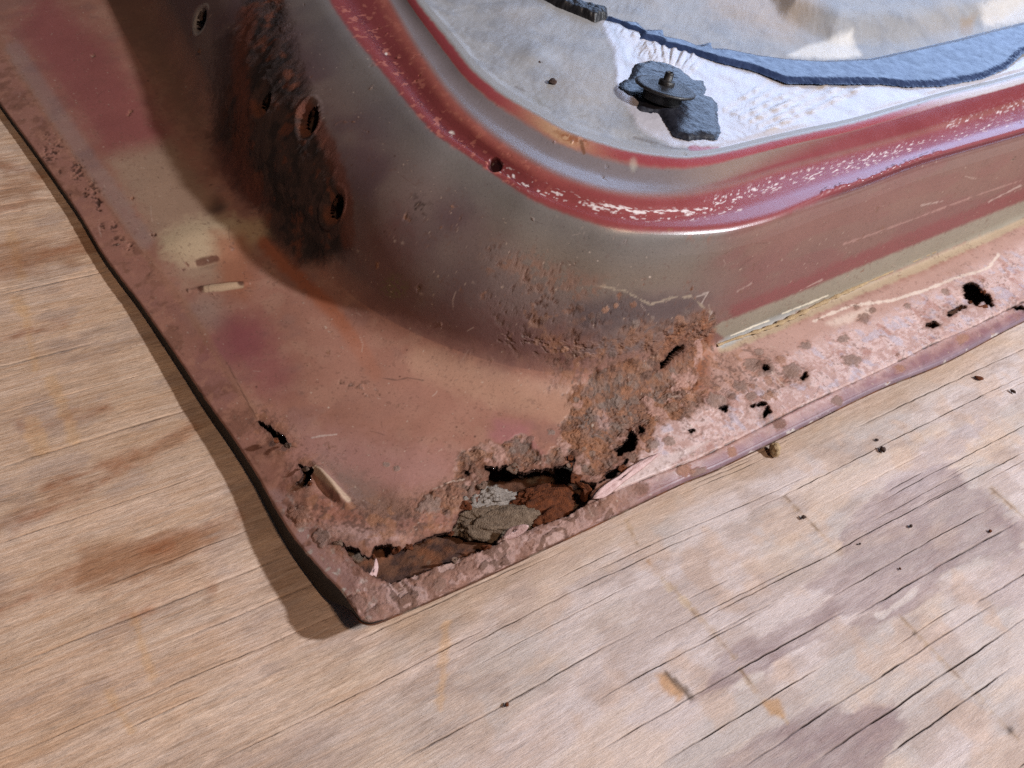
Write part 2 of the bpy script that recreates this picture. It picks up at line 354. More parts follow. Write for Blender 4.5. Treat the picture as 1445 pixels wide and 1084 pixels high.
mix((150, 128, 118), .55 * spot(290, 440, 22, .9)); mix((150, 98, 96), .5 * spot(300, 550, 28, .9))
mix((172, 118, 98), .7 * pmask([(430,440),(640,540),(700,600),(560,620),(450,560)], 40, 20))
mix((186, 140, 112), .6 * lmask([(600,510),(700,552),(800,572),(870,565)], 10, 26, 8))
mix((178, 128, 122), .55 * pmask([(420,600),(640,640),(640,690),(480,700),(420,660)], 30, 14))
mix((166, 100, 104), .7 * pmask([(700,590),(745,600),(762,640),(720,636),(690,616)], 12, 8))
mix((118, 96, 84), .75 * pmask([(455,650),(500,665),(580,720),(560,738),(500,722)], 20, 12))
mix((150, 88, 60), .6 * pmask([(440,700),(560,738),(640,740),(610,752),(520,735),(470,735)], 12, 8))
mix((186, 148, 140), .7 * pmask([(440,745),(500,740),(560,752),(580,765),(520,770),(470,760)], 10, 8))
# hem on the left: browned
hemL = region(0, 2.9) & (TT < 1.44)
mix((160, 104, 90), np.where(hemL, .3, 0)); mix((126, 74, 50), np.where(hemL, sst(.50, .62, n_a), 0) * .45)
mix((160, 112, 82), .4 * lmask([(0, 62), (100, 215), (199, 351), (260, 430), (370, 600)], 2.5, 6, 3))
mix((140, 136, 140), np.where(MK < 3.6, 1, 0) * .26 * lmask([(20,70),(110,205),(205,340)], 6, 12, 4))  # bluish reflection along the fold groove, mixed in as a grey streak
# bottom flange: scuffed pale pink over rust
bot = flange * sst(1.45, 1.62, TT)
lowpale = pmask([(930,600),(1010,560),(1060,530),(1150,480),(1260,440),(1400,365),(1470,330),(1470,440),(1360,470),(1240,530),(1100,592),(960,655),(900,690),(840,712),(850,690)], 12, 10)
mix((190, 150, 138), .9 * bot * pmask([(1000,500),(1110,460),(1300,385),(1480,300),(1480,400),(1300,440),(1010,560)], 10, 5))
mix((216, 184, 180), .95 * lowpale * (.55 + .45 * sst(.42, .55, n_b)))
mix((222, 202, 200), .6 * lowpale * sst(.56, .66, .6 * n_b + .4 * n_c)); mix((176, 120, 106), .6 * lowpale * sst(.58, .70, n_a)); mix((150, 100, 86), .5 * lowpale * sst(.62, .68, .5 * n_b + .5 * n_c))
mix((186, 184, 206), .5 * lowpale * sst(.55, .68, fbm(G, 210, 3, 31)))  # lilac reflections painted as patches on the pale flange
mix((232, 214, 200), .8 * lmask([(1150,452),(1200,432),(1260,424),(1310,408),(1350,392),(1395,378),(1410,358)], .8, 2.5, 3))
mix((226, 204, 190), .7 * pmask([(1165,455),(1225,432),(1235,440),(1180,462)], 5, 4))
mix((186, 166, 134), .8 * lmask([(1020,492),(1094,462),(1195,418),(1295,378),(1445,312)], 3, 6, 3))
# hem on the bottom: mauve, rusty near the corner
hemB = region(0, 2.92) & (TT > 1.44)
hq = 1 - sst(2.35, 2.95, MK + (n_a - .5) * .8); mix((136, 88, 98), np.where(MK < 3.2, 1, 0) * sst(1.44, 1.6, TT) * hq * .9); mix((166, 124, 124), np.where(hemB, .6, 0) * sst(.45, .6, n_a)); mix((128, 116, 136), np.where(hemB, .6, 0) * (1 - sst(2.1, 2.5, MK)) * sst(1.7, 2.0, TT))  # purple to bluish shading of the rolled hem graded into the colour
mix((208, 200, 196), np.where(hemB & (MK < 2.1), 1, 0) * sst(.60, .66, n_a * .5 + n_b * .5) * sst(1.6, 1.9, TT))
mix((138, 94, 74), np.where(hemB, 1, 0) * (1 - sst(1.70, 1.86, TT + (n_a - .5) * .35)) * .9); mix((104, 70, 58), np.where(hemB, 1, 0) * (1 - sst(1.7, 1.84, TT)) * sst(.52, .6, n_b) * .7)
mix((188, 148, 138), np.where(hemB, 1, 0) * (1 - sst(1.66, 1.8, TT)) * sst(.52, .57, n_a) * .85)
mix((212, 188, 184), pmask([(832,708),(848,688),(880,668),(905,650),(950,640),(1000,622),(940,662),(890,684)], 3, 3) * .95)
mix((206, 178, 172), pmask([(690,772),(722,748),(745,742),(735,756),(770,756),(768,770),(715,768)], 3, 3) * .9)
cor = pmask([(380,690),(410,700),(470,770),(520,818),(560,826),(540,880),(500,880),(440,800)], 8, 6)
mix((178, 136, 130), .75 * cor); mix((202, 188, 180), cor * sst(.54, .62, n_b)); mix((118, 74, 54), cor * sst(.60, .66, n_a) * .8)
mix((14, 12, 12), np.where((MK < 1.95) & (TT < 1.47), 1, 0) * (1 - sst(1.72, 1.92, MK + (n_b - .5) * .3)) * (1 - sst(1.455, 1.475, TT)))  # turned-down side painted near black, shade put into its colour
# wall
wall = region(4.1, 6.15)
mix((122, 101, 96), np.where(wall, 1, 0) * sst(4.0, 4.5, MK))
mix((98, 72, 78), np.where(wall, .8, 0) * sst(4.2, 4.7, MK) * leftw * sst(.35, .7, n_d))
mix((128, 113, 100), np.where(wall, .9, 0) * pmask([(640,230),(800,310),(1000,330),(1090,330),(1000,400),(880,440),(760,380)], 40, 20))
mix((112, 70, 66), np.where(wall, .8, 0) * pmask([(480,330),(560,300),(600,420),(700,440),(840,470),(820,530),(640,500),(520,440)], 40, 24))
rw = sst(1.86, 2.05, TT + (n_d - .5) * .1) * np.where(wall, 1, 0)
mix((134, 95, 85), rw * .95); mix((134, 80, 78), rw * .5 * sst(.45, .6, fbm(G * [.25, 1, 1], 120, 3, 41)))
mix((150, 108, 92), rw * .3 * pmask([(1040,330),(1200,285),(1445,210),(1445,250),(1200,320),(1060,370)], 16, 10))
mix((138, 64, 66), .75 * np.where(wall, 1, 0) * lmask([(1040,440),(1130,404),(1250,352),(1445,276)], 5, 10, 5))
mix((150, 140, 122), np.where(wall | (MK > 3.6), 1, 0) * pmask([(1000,462),(1120,416),(1250,362),(1460,277),(1470,298),(1295,370),(1180,418),(1030,482)], 3, 2))
mix((154, 156, 156), .8 * pmask([(1010,485),(1030,474),(1105,442),(1150,424),(1110,448),(1020,492)], 3, 2))
mix((236, 226, 204), .95 * lmask([(1032,474),(1064,461),(1085,453)], .5, 1.2, 1)); mix((230, 220, 196), .9 * lmask([(1105,443),(1168,417)], .6, 1.5, 1.5))
# wall rust
pit = pmask([(690,350),(760,360),(860,410),(930,440),(1000,450),(940,520),(830,530),(760,520),(690,480)], 26, 20)
pits = pit * sst(.55, .64, .5 * n_b + .3 * n_a + .2 * n_c); mix((100, 64, 50), pits * .75); mix((140, 100, 80), pit * sst(.60, .66, fbm(G, 300, 4, 51)) * .8)
mix((142, 104, 86), .7 * pmask([(700,365),(740,355),(850,395),(830,425),(770,425),(730,400)], 12, 14) * sst(.42, .52, n_b))
mix((92, 76, 78), .8 * pmask([(810,430),(880,415),(1000,420),(960,450),(880,460),(820,470)], 14, 10))
mix((190, 172, 146), .55 * lmask([(840,402),(885,412),(917,430),(950,420),(975,418),(1000,440)], .3, 1.6, 4) * np.where(wall, 1, 0))
mix((112, 92, 62), .9 * spot(557, 405, 17, .5) * sst(.4, .5, n_c)); mix((60, 42, 36), .8 * spot(590, 292, 16, .7) * sst(.5, .58, n_b))
RUST += pits * .8 + pit * .2
# rust scabs at the rotten corner
scabz = pmask([(640,690),(650,640),(735,612),(765,640),(800,600),(800,560),(830,520),(905,508),(945,488),(950,462),(985,446),(1012,448),(1004,490),(985,520),(992,560),(970,590),(925,600),(915,640),(884,650),(855,668),(850,686),(808,660),(690,662),(680,700),(650,730),(610,740),(600,700)], 24, 8)
scabz = sst(.40, .66, scabz + (n_b - .5) * 1.0 + (n_a - .5) * 1.3)
mix((138, 94, 72), scabz * .85); mix((160, 96, 56), scabz * sst(.55, .66, n_a) * .75); mix((120, 106, 98), scabz * sst(.50, .60, fbm(G, 200, 4, 67)) * .7); mix((80, 56, 48), scabz * sst(.56, .64, fbm(G, 260, 4, 61)) * .8)
mix((196, 152, 146), .95 * pmask([(838,580),(850,576),(862,590),(860,606),(842,602)], 4, 3))
mix((156, 92, 54), .9 * pmask([(965,470),(1000,450),(1008,455),(1000,500),(985,560),(970,560),(972,500)], 7, 8))
mix((80, 52, 38), .85 * pmask([(950,465),(1005,448),(1002,470),(985,485),(962,480)], 5, 8) * sst(.45, .55, n_b))
mix((186, 132, 108), .7 * pmask([(955,530),(975,510),(978,560),(962,580),(952,560)], 5, 4))
RUST = np.maximum(RUST, scabz * .9)
lay = (T1 * 9 + T2 * 8).astype(int) % 5
for q_, c_ in enumerate([(128, 92, 74), (150, 100, 66), (112, 92, 84), (142, 116, 104), (98, 68, 54)]): mix(c_, scabz * (lay == q_) * .5)
mix((166, 104, 58), scabz * sst(.54, .62, fbm(G, 120, 3, 121)) * .6)
H += scabz * ((T1 - .5) * .0036 + (T2 - .5) * .0009)
spread = np.maximum.reduce([pmask([(420,690),(500,700),(600,690),(690,660),(640,760),(560,775),(480,775),(440,740)], 20, 26, n_a), .8 * pmask([(760,470),(880,470),(1000,440),(1000,520),(900,540),(780,545)], 18, 24, n_a),
    .8 * pmask([(1000,500),(1060,490),(1145,520),(1140,545),(1050,560),(970,590),(940,590)], 10, 18, n_a), .7 * (1 - sst(2, 40, hd + wob(22, n_a))) * (1 - .75 * lowpale)])
mix((140, 92, 66), spread * sst(.40, .58, n_a) * .65); mix((104, 72, 58), spread * sst(.54, .62, .6 * n_b + .4 * n_c) * .7); mix((166, 108, 64), spread * sst(.55, .64, fbm(G, 240, 3, 131)) * .5)
H += spread * ((T1 - .5) * .0012 + (T2 - .5) * .0005); RUST = np.maximum(RUST, spread * .6 * sst(.4, .55, n_a))
seeds = []
zones = [([(640,690),(650,640),(735,612),(800,600),(800,560),(835,522),(905,508),(945,495),(980,520),(985,560),(925,600),(915,640),(850,686),(808,655),(690,655),(660,720),(610,735)], 95, 3, 10),
         ([(1000,600),(1000,555),(1060,500),(1110,510),(1140,535),(1050,590)], 9, 5, 10), ([(690,480),(840,420),(990,440),(930,515),(780,520)], 40, 3, 7)]
for poly, n, r0, r1 in zones:
    pa = np.array(poly, float); lo, hi = pa.min(0), pa.max(0); k = 0
    while k < n:
        q = lo + rng.random(2) * (hi - lo)
        if sdist(q[None], poly)[0] < 0: seeds.append((q[0], q[1], rng.uniform(r0, r1), rng.integers(3))); k += 1
N_RND = len(seeds)
seeds += [(905, 690, 11, 2), (985, 668, 12, 0), (1032, 640, 8, 1), (1100, 600, 9, 2), (1180, 565, 8, 0), (1270, 520, 7, 1), (590, 838, 15, 0), (645, 815, 10, 1), (690, 800, 16, 0), (740, 775, 10, 2), (540, 858, 12, 1), (455, 760, 13, 0), (425, 740, 9, 2)]
seeds += [(1071, 497, 7, 0), (1137, 487, 9, 0), (1190, 478, 8, 0), (1201, 508, 12, 0), (1012, 565, 14, 0), (1045, 545, 11, 0), (1080, 520, 15, 0), (1062, 515, 12, 0), (1118, 524, 15, 0), (1101, 508, 9, 1),
          (1218, 450, 9, 2), (1208, 434, 5, 2), (1232, 438, 5, 2), (1280, 432, 5, 0), (1334, 412, 6, 0), (945, 623, 9, 0), (922, 628, 11, 0), (890, 645, 12, 0), (1357, 478, 9, 1), (1060, 560, 8, 0),
          (645, 705, 9, 1), (605, 712, 16, 0), (560, 660, 6, 0), (546, 655, 5, 0), (545, 775, 6, 1), (425, 725, 18, 1), (505, 850, 16, 2), (575, 845, 14, 1), (620, 825, 13, 0), (660, 800, 13, 2), (760, 765, 17, 1), (720, 790, 12, 2), (700, 812, 10, 0), (965, 662, 12, 1), (860, 712, 15, 1), (800, 745, 14, 1), (830, 725, 12, 0)]
hum = np.zeros(G.shape[:2])
SCC = [(130, 110, 100), (156, 108, 80), (112, 80, 66)]
NS = len(seeds)
for si, (x, y, r, kind) in enumerate(seeds):
    lo = [x - r * 1.7, y - r * 1.7]; hi = [x + r * 1.7, y + r * 1.7]
    k = np.nonzero((PX[..., 0] > lo[0]) & (PX[..., 0] < hi[0]) & (PX[..., 1] > lo[1]) & (PX[..., 1] < hi[1]) & (MK > 1.9) & (MK < 5.2))
    if not len(k[0]): continue
    d = np.hypot(PX[k][:, 0] - x, (PX[k][:, 1] - y) * 1.25) / r + (n_b[k] - .5) * (1.6 if si < N_RND else 1.5) + (n_c[k] - .5) * (.5 if si < N_RND else .4)
    m = 1 - sst(.8, 1.0, d); ring = (1 - sst(.0, .16, np.abs(d - .98)))
    H[k] += m * .00003 * r * (.6 + .4 * np.clip(1 - d, 0, 1)) - ring * .00012 * sst(.44, .54, n_a[k])
    c = lin(np.array(SCC[kind]) + rng.integers(-14, 15)); cc = C[k]; hl = (1 - sst(.9, 1.55, d)) * (.4 if si >= N_RND else 0); cc += (lin((168, 112, 88)) - cc) * hl[:, None]; cc += (c - cc) * (m * ((.35 + .5 * rng.random()) if si < N_RND else .62))[:, None]; cc *= (1 - ring * .4 * sst(.44, .56, n_a[k]))[:, None]; C[k] = cc
    RUST[k] = np.maximum(RUST[k], m * .75)
isl = scabz * (MK < 4.3) * sst(.56, .63, .7 * fbm(G, 115, 4, 171) + .3 * n_b)
mix((180, 134, 120), isl * .8); RUST *= 1 - .6 * isl; H = H * (1 - .5 * isl)
# rusty rim of every hole
rim = 1 - sst(1, 14, hd + wob(5)); mix((124, 74, 50), rim * .6 * (1 - lowpale * .75)); mix((70, 42, 32), (1 - sst(0, 3.5, hd)) * .7)
RUST = np.maximum(RUST, rim * .6)
H += rim * wob(.0009, n_a) + (1 - sst(0, 26, hd)) * (n_d - .5) * .0025
# small rust specks and chips everywhere on flange
H -= .0003 * pits + pit * .00012 * (n_b - .5); H += (scabz * .0005 + lowpale * .0004) * (n_b - .5) + scabz * .0003 * (n_c - .5) + lowpale * .00025 * (n_c - .5)
for (x, y, r) in [(110, 240, 10), (80, 205, 8), (75, 220, 6), (130, 270, 9), (65, 195, 5), (140, 280, 6)] + [(rng.uniform(50, 190), 0, rng.uniform(2, 6)) for _ in range(14)]:
    if y == 0: y = 150 + x * 1.1 + rng.uniform(-14, 14)
    s = spot(x, y, r, .5, .6) * sst(.50, .58, n_c * .5 + n_b * .5); mix((66, 42, 32), s * .8); H -= s * .0003
for k in range(80):
    x = rng.uniform(200, 1000); y = rng.uniform(60, 760); s = spot(x, y, rng.uniform(.6, 1.5), .6); s = np.where(region(2.2, 6), s, 0)
    mix([(84, 52, 40), (206, 186, 170)][k % 3 == 0], s * .8); 
for ln, c in [([(540,534),(560,537),(575,533),(598,536)], (96, 70, 60)), ([(440,618),(455,615),(475,613)], (210, 190, 180)), ([(1265,0),(1266,0)], (0, 0, 0)),
              ([(1000,430),(1003,445)], (190, 170, 150)), ([(1130,410),(1145,402),(1160,395)], (200, 170, 160)), ([(1300,290),(1330,284)], (200, 176, 166)), ([(1190,345),(1260,320),(1380,275),(1440,255)], (184, 140, 130)), ([(1395,285),(1440,262)], (206, 180, 168)),
              ([(980,420),(1000,412),(990,428)], (206, 190, 180)), ([(1005,440),(1001,452)], (206, 190, 180)), ([(1040,412),(1060,400)], (190, 160, 150)),
              ([(320,512),(345,560),(362,590)], (88, 56, 44)), ([(405,628),(418,632)], (60, 36, 28)), ([(612,690),(640,678),(655,676)], (226, 200, 180))]:
    mix(c, lmask(ln, .25, 1.2, 1.8) * .55)
# dents and pressed marks in the flange
def bump(x, y, rx, ry, ang, h, hard=1.):
    global H
    a = math.radians(ang); dx, dy = PX[..., 0] - x, PX[..., 1] - y
    u = (dx * math.cos(a) + dy * math.sin(a)) / rx; v = (-dx * math.sin(a) + dy * math.cos(a)) / ry
    H = H + np.where(region(2.2, 4.8), h * sst(2.2, 2.9, MK) * np.exp(-(u * u + v * v) ** hard), 0)
bump(467, 684, 30, 6.5, 50, .0026, 1.4); bump(459, 693, 26, 6, 50, -.0012); bump(530, 700, 50, 20, 35, -.0014); bump(560, 760, 50, 18, -15, .0010)
mix((204, 172, 142), .85 * lmask([(446,664),(462,680),(478,694),(490,704)], 3, 4, 2))
bump(290, 345, 62, 26, -10, .0020, 1.6); bump(355, 325, 40, 18, 40, .0012); bump(310, 404, 36, 4, -8, .0011, 2); bump(288, 374, 18, 4, -10, -.0008)
bump(303, 290, 14, 8, 0, -.0012); mix((80, 56, 44), .7 * spot(306, 290, 12, .8))
mix((190, 160, 126), .85 * lmask([(288,409),(315,406),(340,402)], 2.6, 2.5, 1)); mix((90, 48, 32), .9 * np.maximum(spot(284, 408, 4.5, .4), spot(340, 400, 4.5, .4, 1.4))); mix((104, 56, 40), .85 * lmask([(280,372),(292,369),(306,366)], 2, 3, 2))
H += (1 - sst(3.8, 4.6, MK)) * .0010 * (fbm(G, 26, 2, 71) - .5) * 2 * sst(2.2, 3.0, MK)
# hem step: the skin is folded over the flange
gr = near(ldist, PX, K2[2:-1], 30) ; 
H -= np.where(region(2.3, 3.8), .0007 * (1 - sst(.6, 2.6, gr + wob(1.5))) * (.35 + .65 * sst(.48, .56, n_a)) * sst(1.5, 1.62, TT), 0)
hcr = np.where(region(1.7, 3.1), 1, 0) * sst(1.40, 1.45, TT) * (1 - sst(1.72, 1.86, TT)); H += hcr * ((T1 - .5) * .0018 + (T2 - .5) * .0005 + (lay2 % 3) * .0002)
for q_, c_ in enumerate([(150, 108, 92), (176, 138, 128), (112, 80, 66), (184, 150, 140), (132, 92, 74)]): mix(c_, hcr * (lay2 == q_) * .75)
RUST = np.maximum(RUST, hcr * .7)
crk = np.where(region(2.3, 3.8), (1 - sst(.3, 1.6, gr + wob(1.2))) * sst(.50, .56, n_a) * sst(1.6, 1.7, TT), 0); mix((52, 34, 30), crk * .85)
H += np.where(region(2.3, 2.98), .0003 * sst(1.55, 1.7, TT), 0)
for k in range(110):
    x, y = rng.uniform(60, 1400), rng.uniform(20, 760); a_ = rng.uniform(0, 3.14); l_ = rng.uniform(6, 26); bend = rng.uniform(-3, 3)
    sc = lmask([(x, y), (x + l_ * .5 * math.cos(a_) + bend, y + l_ * .5 * math.sin(a_)), (x + l_ * math.cos(a_), y + l_ * math.sin(a_))], .1, 1.1, .6) * np.where(region(2.3, 5.8), 1, 0)
    mix([(206, 180, 164), (92, 60, 50)][k % 2], sc * rng.uniform(.2, .5))
chip = sst(.64, .70, .5 * n_c + .3 * n_b + .2 * n_a) * np.where(region(1.9, 5.9), 1, 0); mix((112, 74, 60), chip * .35); dust = sst(.80, .88, .6 * noise(G @ np.array([[.8, .6, 0], [-.6, .8, 0], [0, 0, 1]]), 1500, 141) + .4 * n_c) * np.where(region(2, 6), 1, 0); mix((206, 180, 160), dust * .5)
mix((120, 76, 58), hemL * sst(.52, .60, .5 * n_b + .5 * n_a) * .3); mix((176, 120, 96), hemL * sst(.55, .64, fbm(G, 260, 3, 151)) * .5)
# rim of the panel: red, grey, red
led = sst(5.55, 6.0, MK) * (1 - sst(8.15, 8.5, MK)); 
ledR = (1 - sst(1.75, 2.05, TT))
ledge = sst(5.95, 6.1, MK + (n_b - .5) * .12) * (1 - sst(7.9, 8.3, MK))
mix((150, 56, 58), ledge * .96)
mix((108, 36, 42), ledge * (1 - sst(1.40, 1.47, TT)) * np.exp(-((MK - 6.75) / .42) ** 2) * (.55 + .45 * sst(.4, .6, n_b)))
mix((196, 110, 92), ledge * (1 - sst(1.40, 1.5, TT)) * sst(.58, .66, n_b) * .7); mix((176, 92, 72), .6 * sst(7.6, 7.95, MK + (n_b - .5) * .4) * (1 - sst(8.0, 8.15, MK)) * (1 - sst(1.3, 1.6, TT)))  # orange highlight on the left ledge's inner crest is tinted in
mix((150, 96, 130), ledge * sst(1.9, 2.3, TT) * .65 * np.exp(-((MK - 7.1) / .7) ** 2))  # purple sheen of the right ledge painted over the red
ARC = np.concatenate([[0], np.cumsum(np.linalg.norm(np.diff(P4, axis=0), axis=1))])
CRS = np.concatenate([np.zeros((1, NCOL)), np.cumsum(np.linalg.norm(np.diff(G, axis=0), axis=2), axis=0)])
CRS = CRS - CRS[int(np.nonzero(mark >= 6.0)[0][0])][None]
SC_ = np.stack([np.broadcast_to(ARC[None], CRS.shape), CRS, CRS * 0], -1)
STREAK = .7 * fbm(SC_ * [.3, 1.2, 1] + [0, .0, 0] + np.stack([CRS * .2, CRS * 0, CRS * 0], -1), 1400, 3, 77) + .3 * noise(SC_ * [.4, 1, 1], 2000, 78)
def flecks(line, wid, thr, strength=1.):
    d = near(ldist, PX, line, 40)
    s = (1 - sst(wid * .3, wid, d + wob(4, n_a))) * sst(thr + .01, thr + .09, STREAK) * np.where(region(5.7, 9), 1, 0)
    mix((232, 220, 222), s * .9 * strength); return s
fl = flecks([(712,240),(760,266),(830,290),(900,303),(980,303),(1040,290)], 13, .57); fl += flecks([(820,287),(900,300),(1000,298)], 6, .46)
fl += flecks([(1000,290),(1090,260),(1200,232),(1300,205)], 13, .56); fl += flecks([(1340,172),(1400,155),(1460,138)], 14, .54); fl += flecks([(1300,205),(1450,165)], 10, .6)
mix((226, 214, 206), np.maximum(spot(637, 189, 4, .5) * sst(.4, .5, n_b), spot(545, 76, 2, .4))); mix((60, 22, 28), .95 * spot(698, 233, 8.5, .3)); H -= .0022 * spot(698, 233, 8.5, .35)
# crease row of little paint blisters on the right edge
for k in range(26):
    x = 1160 + k * 6.6 + rng.uniform(-2, 2); y = np.interp(x, [1148, 1228, 1296, 1363], [279, 255, 228, 208]) - rng.uniform(2, 7)
    H += .0005 * spot(x, y, rng.uniform(2.2, 3.6), .6)
riser = sst(8.0, 8.3, MK) * (1 - sst(9.4, 9.75, MK))
mix((128, 118, 122), riser * .95 * (1 - sst(2.15, 2.5, TT))); mix((150, 118, 96), riser * .75 * sst(1.7, 1.95, TT) * (1 - sst(2.2, 2.5, TT)))
mix((140, 44, 52), riser * .95 * sst(1.92, 2.25, TT + (MK - 9) * -.25))
rid = sst(9.45, 9.75, MK + (n_b - .5) * .2) * (1 - sst(9.98, 10.18, MK + (n_b - .5) * .1))
mix((162, 52, 62), rid * .95); mix((196, 150, 108), rid * np.exp(-((PX[..., 0] - 790) / 50) ** 2)); mix((150, 82, 36), .9 * pmask([(778,182),(800,188),(832,190),(830,204),(800,202)], 5, 7) * (MK > 8.6) * sst(.4, .5, n_b))
mix((120, 74, 40), .8 * lmask([(820,200),(824,216)], 1.2, 2, 2)); mix((205, 205, 214), rid * .85 * sst(2.3, 2.55, TT)); mix((204, 200, 180), .4 * spot(894, 232, 5, .7, .6) * (MK > 8))  # metal edge of the right ridge, its pale highlight painted in
pan = sst(9.98, 10.18, MK + (n_b - .5) * .1); PANC = (152, 150, 150); mix(PANC, pan)
mix((150, 92, 60), .7 * np.where(region(5.6, 6.2), 1, 0) * pmask([(900,318),(1010,322),(1000,345),(940,335)], 6, 6) * sst(.5, .58, n_b))
mix((132, 134, 136), .55 * sst(5.2, 5.85, MK) * (1 - sst(5.98, 6.06, MK)) * (1 - sst(1.75, 2.0, TT)))  # grey highlight along the wall's top shoulder mixed into the colour
GLOSS = np.where(MK > 5.6, .80, .40); GLOSS = np.where(region(5.6, 8) & (TT < 1.45), .55, GLOSS); GLOSS = np.where(wall, .38, GLOSS); GLOSS = np.where(hemB, .45, GLOSS) * (1 - .8 * np.clip(RUST, 0, 1))
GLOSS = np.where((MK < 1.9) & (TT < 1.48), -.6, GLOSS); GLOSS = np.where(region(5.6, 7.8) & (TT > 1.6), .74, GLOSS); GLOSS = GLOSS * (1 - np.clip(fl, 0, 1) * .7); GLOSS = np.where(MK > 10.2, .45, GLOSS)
# hinge plate: rusted through its paint
PLATE = [(352,-30),(330,60),(318,140),(300,200),(330,262),(372,300),(380,335),(420,372),(455,372),(492,352),(486,280),(470,225),(436,140),(414,70),(402,20),(396,-30)]
pl = pmask(PLATE, 15, 14, n_a * .6 + n_b * .4) * np.where(region(3.9, 5.9), 1, 0)
mix((70, 46, 40), .92 * pl); mix((40, 30, 30), pl * sst(.42, .58, n_a) * .85); mix((112, 58, 34), pl * sst(.56, .66, fbm(G, 130, 4, 91)) * .9)
mix((112, 54, 32), .8 * lmask([(352,20),(335,90),(345,150),(338,220),(360,280)], 5, 12, 8) * (MK > 4)); mix((60, 34, 30), .7 * pmask([(300,60),(330,40),(320,200),(300,200)], 10, 14))
mix((104, 50, 38), .7 * pmask([(290,190),(340,220),(380,290),(350,290),(300,240)], 14, 12)); mix((112, 56, 36), .7 * lmask([(430,150),(462,200),(486,270),(492,340)], 5, 10, 5))
RUST = np.maximum(RUST, pl * .95); H += pl * ((T1 - .5) * .0022 + .0003 * (n_b - .5))
mix((116, 84, 62), .7 * (MK > 3.7) * (MK < 5) * pmask([(100,-40),(200,-40),(290,170),(300,230),(230,130)], 30, 15))
_s = np.where((MK < 1.9) & (TT < 1.475), 1, 0) * (1 - sst(1.70, 1.88, MK + (n_b - .5) * .3)) * (1 - sst(1.455, 1.475, TT)); mixc(C, (14, 12, 12), _s); RUST *= 1 - _s  # side face blackened again, the edge's shade kept in its colour
_l = (C @ np.array([.3, .5, .2]))[..., None]; C = np.clip(_l + (C - _l) * .82, .004, .9) * np.array([.91, .89, .87])
# bolt holes in the hinge side
BOLT = [(282, 27, 7, 16), (374, 144, 6.5, 13), (439, 167, 7.5, 17), (472, 291, 8.5, 18)]
DISH = [(281, 28, 11, 24), (368, 142, 14, 29), (434, 168, 16, 30), (469, 293, 17, 30)]
bolt = np.full(G.shape[:2], 9.)
for (x, y, a, b), (X, Y, A_, B_) in zip(BOLT, DISH):
    def el(x, y, a, b):
        an = math.radians(-13); dx, dy = PX[..., 0] - x, PX[..., 1] - y
        return np.hypot((dx * math.cos(an) - dy * math.sin(an)) / a, (dx * math.sin(an) + dy * math.cos(an)) / b)
    e = np.where(region(3.8, 6), el(x, y, a, b), 9); bolt = np.minimum(bolt, e)
    d = np.where(region(3.8, 6), el(X, Y, A_, B_), 9); H -= .0016 * (1 - sst(.55, 1.05, d)); 
    if x != 282: mix((118, 66, 40), .7 * (1 - sst(.7, 1.0, d)) * sst(-.3, .5, (PX[..., 1] - Y) / B_)); H += .0006 * (1 - sst(.0, .12, np.abs(d - 1.05)))
    else: mix((128, 118, 116), .9 * (1 - sst(.85, 1.0, d)))
G2 = G + NRM * H[..., None]
# dark line where the right-hand wall turns into the ledge
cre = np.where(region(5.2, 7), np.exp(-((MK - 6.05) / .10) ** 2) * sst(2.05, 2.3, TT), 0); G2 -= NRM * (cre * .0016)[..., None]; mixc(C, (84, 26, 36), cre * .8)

# ------------------------------------------------------------------ door > parts
door = link(bpy.data.objects.new('car_door', None)); door.location = (0, 0, 0)
tag(door, 'rusted maroon car door with a rotted lower corner lying on plywood', 'car door')
def grid_part(name, r0, r1, keep, parent, lift=None, skirt=.0011, cstep=1):
    sl = slice(r0, r1 + 1); cs = slice(0, None, cstep)
    g = G2[sl, cs] if lift is None else (G2 + NRM * lift)[sl, cs]
    c = C[sl, cs]; ru = RUST[sl, cs]; gl = GLOSS[sl, cs]; nr = NRM[sl, cs]
    n, m = g.shape[:2]; k4 = keep[sl, cs]
    K = (k4[:-1, :-1] & k4[1:, :-1] & k4[:-1, 1:] & k4[1:, 1:])
    id_ = np.arange(n * m).reshape(n, m)
    q = np.stack([id_[:-1, :-1], id_[:-1, 1:], id_[1:, 1:], id_[1:, :-1]], -1)[K]
    V = g.reshape(-1, 3); Cc = c.reshape(-1, 3); Rr = ru.ravel(); Gl = gl.ravel()
    if skirt and not K.all():
        E = []
        a = K[:-1] != K[1:]; E.append(np.stack([id_[1:-1, :-1][a], id_[1:-1, 1:][a]], -1))
        a = K[:, :-1] != K[:, 1:]; E.append(np.stack([id_[:-1, 1:-1][a], id_[1:, 1:-1][a]], -1))
        E = np.concatenate(E); u, inv = np.unique(E.ravel(), return_inverse=True); inv = inv.reshape(E.shape)
        base = len(V); NV = V[u] - nr.reshape(-1, 3)[u] * (skirt * (.6 + .8 * rng.random((len(u), 1))))
        V = np.vstack([V, NV]); Cc = np.vstack([Cc, np.broadcast_to(lin((70, 42, 32)), NV.shape)])
        Rr = np.concatenate([Rr, np.ones(len(u))]); Gl = np.concatenate([Gl, np.zeros(len(u))])
        q = np.vstack([q, np.stack([E[:, 0], E[:, 1], base + inv[:, 1], base + inv[:, 0]], -1)])
    used = np.unique(q); re = np.full(len(V), -1); re[used] = np.arange(len(used)); q = re[q]
    return mesh_obj(name, V[used], q, PAINT, parent, {'paint': Cc[used], 'rust': Rr[used], 'gloss': Gl[used]})
solid = np.ones(G.shape[:2], bool)
